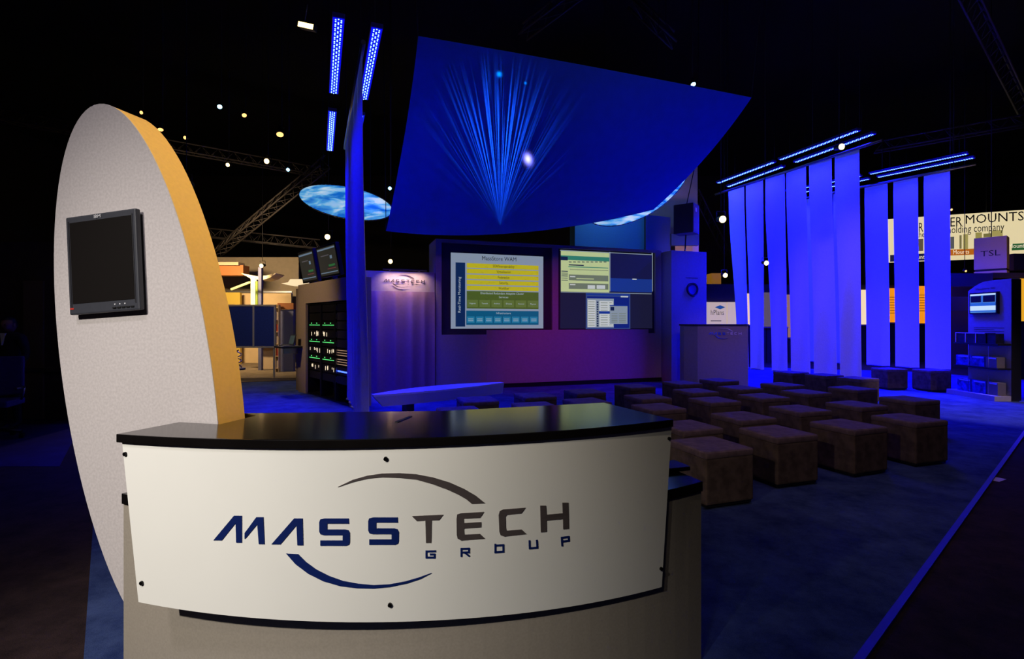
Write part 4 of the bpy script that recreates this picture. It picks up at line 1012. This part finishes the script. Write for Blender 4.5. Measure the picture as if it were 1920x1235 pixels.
tag(MB().bb(0, 1.5, 0, .3, 0, .55).build('dark_s_sign', mat('dark_violet_sign', (56, 46, 62), .7), loc=(cS.x, 17, at(0, 506, 17).z)), 'dark sign behind the tan cube at the frame edge', 'sign')
# backlit booth wall made of panels
PO = Vector((6.6, 18.6)); PL_ = Line(PO, math.radians(4))
pans = [(1325, 1363, 566, 608, 'cream'), (1364, 1400, 566, 608, 'cream'), (1401, 1430, 550, 612, 'warm'), (1431, 1470, 548, 612, 'grey'), (1471, 1508, 552, 632, 'tan'), (1509, 1545, 552, 606, 'warm'), (1546, 1600, 549, 626, 'cream'), (1601, 1640, 543, 608, 'bright'), (1641, 1700, 540, 604, 'orange'), (1701, 1760, 536, 606, 'orange'), (1761, 1800, 534, 580, 'brown')]
pc = {'cream': ((228, 204, 170), .62), 'warm': ((255, 214, 160), .85), 'grey': ((120, 104, 92), .5), 'tan': ((190, 140, 100), .5), 'bright': ((255, 228, 180), .9), 'orange': ((250, 150, 24), .9), 'brown': ((96, 74, 60), .4)}
where = ['behind the lectern top with a blue diamond mark', 'between the lectern top and the first banner', 'in the gap between first and second banner', 'in the gap between second and third banner', 'in the gap between third and fourth banner', 'in the gap left of the fifth banner', 'in the gap before the tallest banner', 'right after the tallest banner', 'in the first orange gap of the right group', 'in the second orange gap of the right group', 'right of the last banner']
for i, (x0_, x1_, y0_, y1_, k) in enumerate(pans):
    a_, z1_ = PL_.hit(x0_, y0_); c_, z0_ = PL_.hit(x1_-.6, y1_)
    t = thing('exhibit_stand', '%s lit exhibit stand %s' % (k, where[i]), 'exhibit stand', (*PO, 0), PL_.a, 'lit exhibit stands behind the banners')
    b = MB(); b.bb(a_, c_, 0, .08, z0_, z1_); b.build('graphic', glow(*pc[k]), t)
    b = MB(); b.bb(a_, c_, -.25, .1, 0, z0_-.05); b.build('lower_cabinet', mat('black_cabinet', (24, 20, 26), .6), t)
    b = MB(); b.bb(a_, c_, -.3, .1, z0_-.05, z0_-.01); b.build('ledge', mat('tan_ledge', (150, 120, 96), .6), t)
    if k == 'orange':
        b = MB()
        for j in range(7): b.bb(a_+.08, c_-.1-.2*random.random(), -.004, 0, z1_-.35-j*.1, z1_-.33-j*.1)
        b.build('text_lines', mat('brown_print', (90, 40, 10), .6), t)
    if i == 0:
        a2, z2 = PL_.hit(1350, 576); b = MB(); b.pts3([(a2-.2, -.01, z2), (a2, -.01, z2+.08), (a2+.2, -.01, z2), (a2, -.01, z2-.07)], [(a2-.2, 0, z2), (a2, 0, z2+.08), (a2+.2, 0, z2), (a2, 0, z2-.07)]); b.build('diamond_mark', mat('steel_blue_print', (40, 96, 150), .6, emit=.5), t)
        a2, z2 = PL_.hit(1345, 586); MB().text('hPlans', (a2, -.004, z2), .26, .5).build('lettering', mat('olive_print', (120, 116, 70), .6, emit=.3), t)
        a2, z2 = PL_.hit(1345, 602); MB().bb(a2-.25, a2+.15, -.004, 0, z2, z2+.03).build('text_lines', mat('brown_print', (90, 40, 10)), t)
    if i == 6:
        a2, z2 = PL_.hit(1573, 557); b = MB(); b.text('G', (a2, -.004, z2), .3, .2); b.build('lettering', tm_, t)
a_ = PL_.hit(1300, 560)[0]; c_ = PL_.hit(2100, 560)[0]
hb = tag(MB().bb(a_, c_, .15, .6, 1.9, 2.9).build('booth_header', mat('dark_header', (26, 22, 30), .8), loc=(*PO, 0), rz=PL_.a), 'dark header band above the lit graphic panels', 'header')
wbox('navy_header', 1783, 512, 1862, 536, 13.5, .3, mat('navy_header', (24, 24, 84), .6), 'navy header bar between the last banner and the kiosk', 'beam')
wbox('brown_header', 1862, 511, 1990, 520, 13.6, .3, mat('dark_header', (26, 22, 30)), 'dark beam above the literature kiosk', 'beam')
wbox('violet_partition', 1783, 556, 1840, 582, 14, .2, mat('violet_partition', (40, 26, 78), .7), 'dark violet partition left of the literature kiosk', 'partition')
wbox('brown_partition', 1783, 534, 1845, 705, 16.5, .2, mat('brown_partition', (90, 70, 56), .8), 'brown partition seen between last banner and kiosk', 'partition', z0=0)
wbox('amber_poster', 1914, 522, 1990, 602, 13.2, .2, glow((250, 180, 40), .8), 'glowing amber poster at the right frame edge', 'poster')
wbox('amber_cabinet', 1914, 602, 1990, 710, 13.2, .5, mat('black_cabinet', (24, 20, 26)), 'dark cabinet below the amber poster', 'cabinet', z0=0)
wbox('amber_booth_box', 1334, 512, 1352, 548, 20, .6, mat('amber_box', (190, 130, 40), .7, emit=.35), 'small amber booth block right of the blue tower', 'booth structure')
# ------------------------------------------------------------------ literature kiosk
lk = Line((9.27, 10.3), math.atan2(9.37-10.3, 9.24-9.27)); 
kt = thing('literature_kiosk', 'violet lit kiosk board with small screen and shelves at the right edge', 'kiosk', (9.27, 10.3, 0), lk.a)
W_ = lk.hit(1896, 650)[0]
poly = [(0, .02), (W_, .02), (W_, 2.28)]+[(W_*(1-.42*k/6), 2.28+.0*k) for k in range(1, 6)]+[(W_*.42*(1-k/8), 2.27-.17*(k/8)**1.5) for k in range(9)]
b = MB(); b.prism(poly, 0, .16, 'y'); b.build('board', M_wall, kt, bevel=.004)
MB().bb(W_+.001, W_+.012, 0, .17, .02, 2.27).build('dark_edge', M_black, kt)
MB().bb(-.16, W_, -.3, .15, 0, .1).build('plinth', M_wall, kt, bevel=.004)
a_, z1_ = lk.hit(1824, 551); c_, z0_ = lk.hit(1874, 586.5)
m_ = thing('kiosk_display', 'small lit screen with black and white bands on the literature kiosk', 'monitor', (9.27, 10.3, 0), lk.a)
MB().bb(a_-.01, c_+.01, -.06, -.002, z0_-.015, z1_+.015).build('housing', M_black, m_, bevel=.004)
its = [((0, 1, 0, 1), 0), ((0, 1, .92, 1), 2), ((.02, .44, .55, .9), 1), ((.52, .98, .55, .9), 1), ((.45, .51, .35, .9), 3), ((0, 1, .36, .52), 3), ((0, 1, .12, .36), 2), ((0, 1, .04, .1), 3)]
b = MB()
for i, ((u0, u1, v0, v1), mi) in enumerate(its):
    b.mi = mi; b.bb(a_+.012+(c_-a_-.024)*u0, a_+.012+(c_-a_-.024)*u1, -.0615-.0004*i, -.06, z0_+.012+(z1_-z0_-.024)*v0, z0_+.012+(z1_-z0_-.024)*v1)
b.build('screen_image', [glow((90, 150, 200), .8), glow((8, 10, 18), .3), glow((200, 228, 240), .95), glow((40, 100, 180), .9)], m_)
a2, z2 = lk.hit(1848, 541)
MB().text('MassStore 300', (a2, -.003, z2), .05, .42).build('title_lettering', mat('dark_sign_letter', (30, 20, 40)), kt)
b = MB()
for j in range(6): b.bb(.14, W_-.14-.2*(j % 2), -.003, 0, 1.36-j*.035, 1.366-j*.035)
b.build('text_lines', mat('dark_sign_letter', (30, 20, 40)), kt)
zs = [lk.hit(1856, 643)[1], lk.hit(1856, 687)[1]]
for z in zs: MB().bb(-.06, W_+.0, -.24, -.001, z-.03, z).build('shelf', M_black, kt, bevel=.003)
for x in (.28, .72):
    MB().tube([(x, -.23, .1), (x, -.23, zs[0]-.03)], .004, 6).build('shelf_wire', M_steel, kt)
dk = mat('dark_cover', (22, 22, 40), .5, noise=.6, scale=12); bc = mat('blue_cover', (40, 50, 150), .5, noise=.6, scale=10); tc_ = mat('taupe_box', (96, 90, 88), .7)
def lit(x0, x1, z, h, m, lab, cat, frame=None, nm_='brochure_holder'):
    t = thing(nm_, lab, cat, (9.27, 10.3, 0), lk.a, 'items on the literature kiosk')
    MB().bb(x0+.004, x1-.004, -.20, -.05, z+.001, z+h).build('cover', m, t, bevel=.003)
    if frame:
        b = MB(); b.bb(x0+.004, x0+.016, -.215, -.2, z+.001, z+h+.01); b.bb(x0+.016, x1-.004, -.215, -.2, z+h-.005, z+h+.01); b.build('frame', frame, t)
    else: MB().bb(x0+.06, x1-.02, -.204, -.2, z+h-.035, z+h-.01).build('pale_strip', mat('pale_strip', (150, 160, 210), .6), t)
wf = mat('pale_frame', (190, 180, 215), .5)
for k, (x0_, x1_, m, f, lab) in enumerate(((-.05, .17, dk, wf, 'white framed holder leftmost on the top kiosk shelf'), (.18, .40, dk, wf, 'white framed holder second on the top kiosk shelf'), (.41, .62, dk, wf, 'white framed holder third on the top kiosk shelf'), (.63, .84, dk, M_black, 'dark holder rightmost on the top kiosk shelf'))): lit(x0_, x1_, zs[0], .19, m, lab, 'brochure holder', f)
lit(-.05, .27, zs[1], .2, bc, 'left blue box on the middle kiosk shelf', 'box', nm_='product_box'); lit(.28, .6, zs[1], .2, bc, 'right blue box on the middle kiosk shelf', 'box', nm_='product_box'); lit(.62, .86, zs[1], .2, tc_, 'taupe box at the right end of the middle kiosk shelf', 'box', nm_='product_box')
lit(-.02, .3, .1, .24, bc, 'left blue box on the kiosk plinth', 'box', nm_='product_box'); lit(.31, .63, .1, .24, bc, 'right blue box on the kiosk plinth', 'box', nm_='product_box'); lit(.65, .88, .1, .24, tc_, 'taupe box at the right end of the kiosk plinth', 'box', nm_='product_box')
light('SPOT', 'kiosk_blue_light', (6.5, 8.2, 4.6), (9.2, 9.9, 1.3), 60, (.3, .16, .9), .2, angle=34, blend=1)

# ------------------------------------------------------------------ ceiling trusses
def truss(label, a, b_, w_=.35, n=None, m=M_truss):
    a, b_ = Vector(a), Vector(b_); d = (b_-a); L = d.length; d.normalize(); s_ = d.cross(Vector((0, 0, 1))).normalized()*w_/2; h = Vector((0, 0, w_))
    t = thing('ceiling_truss', label, 'truss', tuple(a), 0, 'roof trusses')
    b = MB(); z_ = Vector((0, 0, 0))
    for o_ in (s_, -s_, h): b.tube([o_, o_+d*L], .03, 6)
    b.build('chord_tubes', m, t)
    b = MB(); n = n or int(L/.5)
    for k in range(n):
        p, q_ = d*(L*k/n), d*(L*(k+1)/n)
        b.tube([p+s_, q_-s_], .012, 5); b.tube([p+s_, (p+q_)/2+h, q_+s_], .012, 5); b.tube([p-s_, (p+q_)/2+h, q_-s_], .012, 5)
    b.build('lattice', m, t)
truss('long lattice truss crossing behind the oval board at upper left', at(-60, 215, 15), at(610, 332, 21))
truss('diagonal truss running down to the left of the pale blue oval', at(610, 312, 15), at(405, 480, 19))
truss('low lattice truss over the far booth at left', at(330, 438, 20), at(600, 466, 20))
truss('short truss above the sail at the top centre', at(1085, -10, 12), at(980, 70, 13))
truss('truss at the upper right corner of the hall', at(1810, -20, 12), at(1925, 215, 17))
truss('thin truss right of the rear banner group', at(1640, 285, 18), at(1960, 228, 16))
truss('truss right of centre near the top', at(1180, 5, 13), at(1265, 85, 13))
truss('faint lattice truss behind the brown beam, right of the porthole tower', at(1310, 370, 22), at(1365, 480, 24))
light('AREA', 'truss_fill_left', (-7, 13, 2.5), (-7, 16, 9), 10, (1, .75, .5), 2)  # added low fill so the trusses stay visible
light('AREA', 'truss_fill_right', (12, 9, 3), (13, 13, 10), 14, (.9, .6, .6), 2)  # added fill for the trusses at right

# ------------------------------------------------------------------ stage lamps
_c = {}
def put(kind, px, py, Y, sc, tilt, rz, lab):
    p = at(px, py, Y); t = thing('stage_lamp', lab, 'stage lamp', p, 0, 'stage lamps in the hall ceiling')
    def part(key, mk, m):
        k = (key, m.name)
        if k not in _c: o = mk().build(key, m, t); _c[k] = o.data
        else: o = bpy.data.objects.new(key, _c[k]); C.objects.link(o); o.parent = t
        o.scale = (sc,)*3; return o
    for o in (part('can', lambda: MB().cyl((0, 0, 0), (0, .26, 0), .085, .06, 18), M_black), part('lens', lambda: MB().cyl((0, -.006, 0), (0, 0, 0), .078, n=18), kind)): o.rotation_euler = (tilt, 0, rz)
    def yk(): return MB().tube([(-.1, .1, 0), (-.1, .1, .2), (.1, .1, .2), (.1, .1, 0)], .01, 6)
    part('yoke', yk, M_black)
    MB().tube([(0, .1*sc, .2*sc), (0, .1*sc, 13-p.z)], .008, 5).build('drop_pipe', M_black, t)
LW, LC, LD = glow((255, 214, 130), 7), glow((150, 220, 255), 6), glow((255, 190, 110), 2.2)
for a_ in ((LW, 343, 344, 9, .95, .2, 0, 'brightest lamp, against the tan edge of the oval board'), (LW, 500, 302, 12, .75, .3, 0, 'warm lamp between oval board and LED bars'),
 (LW, 427, 309, 13, .6, .3, 0, 'small round warm lamp left of the brighter one'), (LW, 614, 444, 12, .8, .2, 0, 'bright lamp above the kiosk monitors'),
 (LW, 490, 498, 15, .75, .2, 0, 'bright lamp above the far blue grey post'), (LW, 732, 490, 13, .7, .2, 0, 'lamp just over the low logo wall'),
 (LW, 1355, 411, 10.5, .9, .2, 0, 'bright lamp left of the first blue banner top'), (LW, 1437, 493, 10.5, .6, .2, 0, 'bright lamp in front of the second banner'),
 (LW, 1360, 516, 16, .9, .2, 0, 'lamp over the amber block right of the tower'), (LW, 1578, 275, 9.5, .7, .2, 0, 'lamp in front of the LED bars over the tallest banner'),
 (LC, 540, 318, 12, .5, .5, 0, 'small bluish white lamp near the warm one'), (LC, 412, 200, 11, .6, .8, .6, 'blue lamp high behind the oval board'),
 (LC, 731, 353, 12, .5, .5, .3, 'small white lamp right of the pale oval'), (LC, 1300, 158, 12, .7, 1.1, 0, 'white lamp above the sail edge'),
 (LD, 525, 252, 11, .9, 1.1, .5, 'dim warm lamp left of the LED bars'), (LD, 458, 216, 11, .6, .9, .8, 'dim warm lamp beside the blue one'), (LD, 301, 243, 9, .55, 1.2, .7, 'dim warm lamp next to the board top'),
 (LD, 347, 258, 12, .5, .3, 0, 'tiny warm lamp behind the board edge'), (LD, 265, 211, 12, .5, .3, 0, 'tiny warm lamp nearest the board top'), (LD, 1784, 393, 14, .4, .3, 0, 'tiny lamp at the right banner edge'), (LD, 1811, 508, 14, .35, .3, 0, 'tiny lamp above the navy header bar')): put(*a_)
fl = thing('flood_lamp', 'rectangular warm flood lamp hanging left of the LED bars', 'flood lamp', at(573, 48, 7)); fl.rotation_euler = (.1, .22, 0)
MB().bb(-.11, .11, 0, .12, -.02, .06).build('housing', M_black, fl, bevel=.005)
MB().bb(-.105, .105, -.006, .0, -.03, .035).build('lens', glow((255, 210, 120), 6), fl)
MB().tube([(-.05, .05, .06), (-.05, .05, .3)], .01, 6).build('yoke', M_steel, fl)
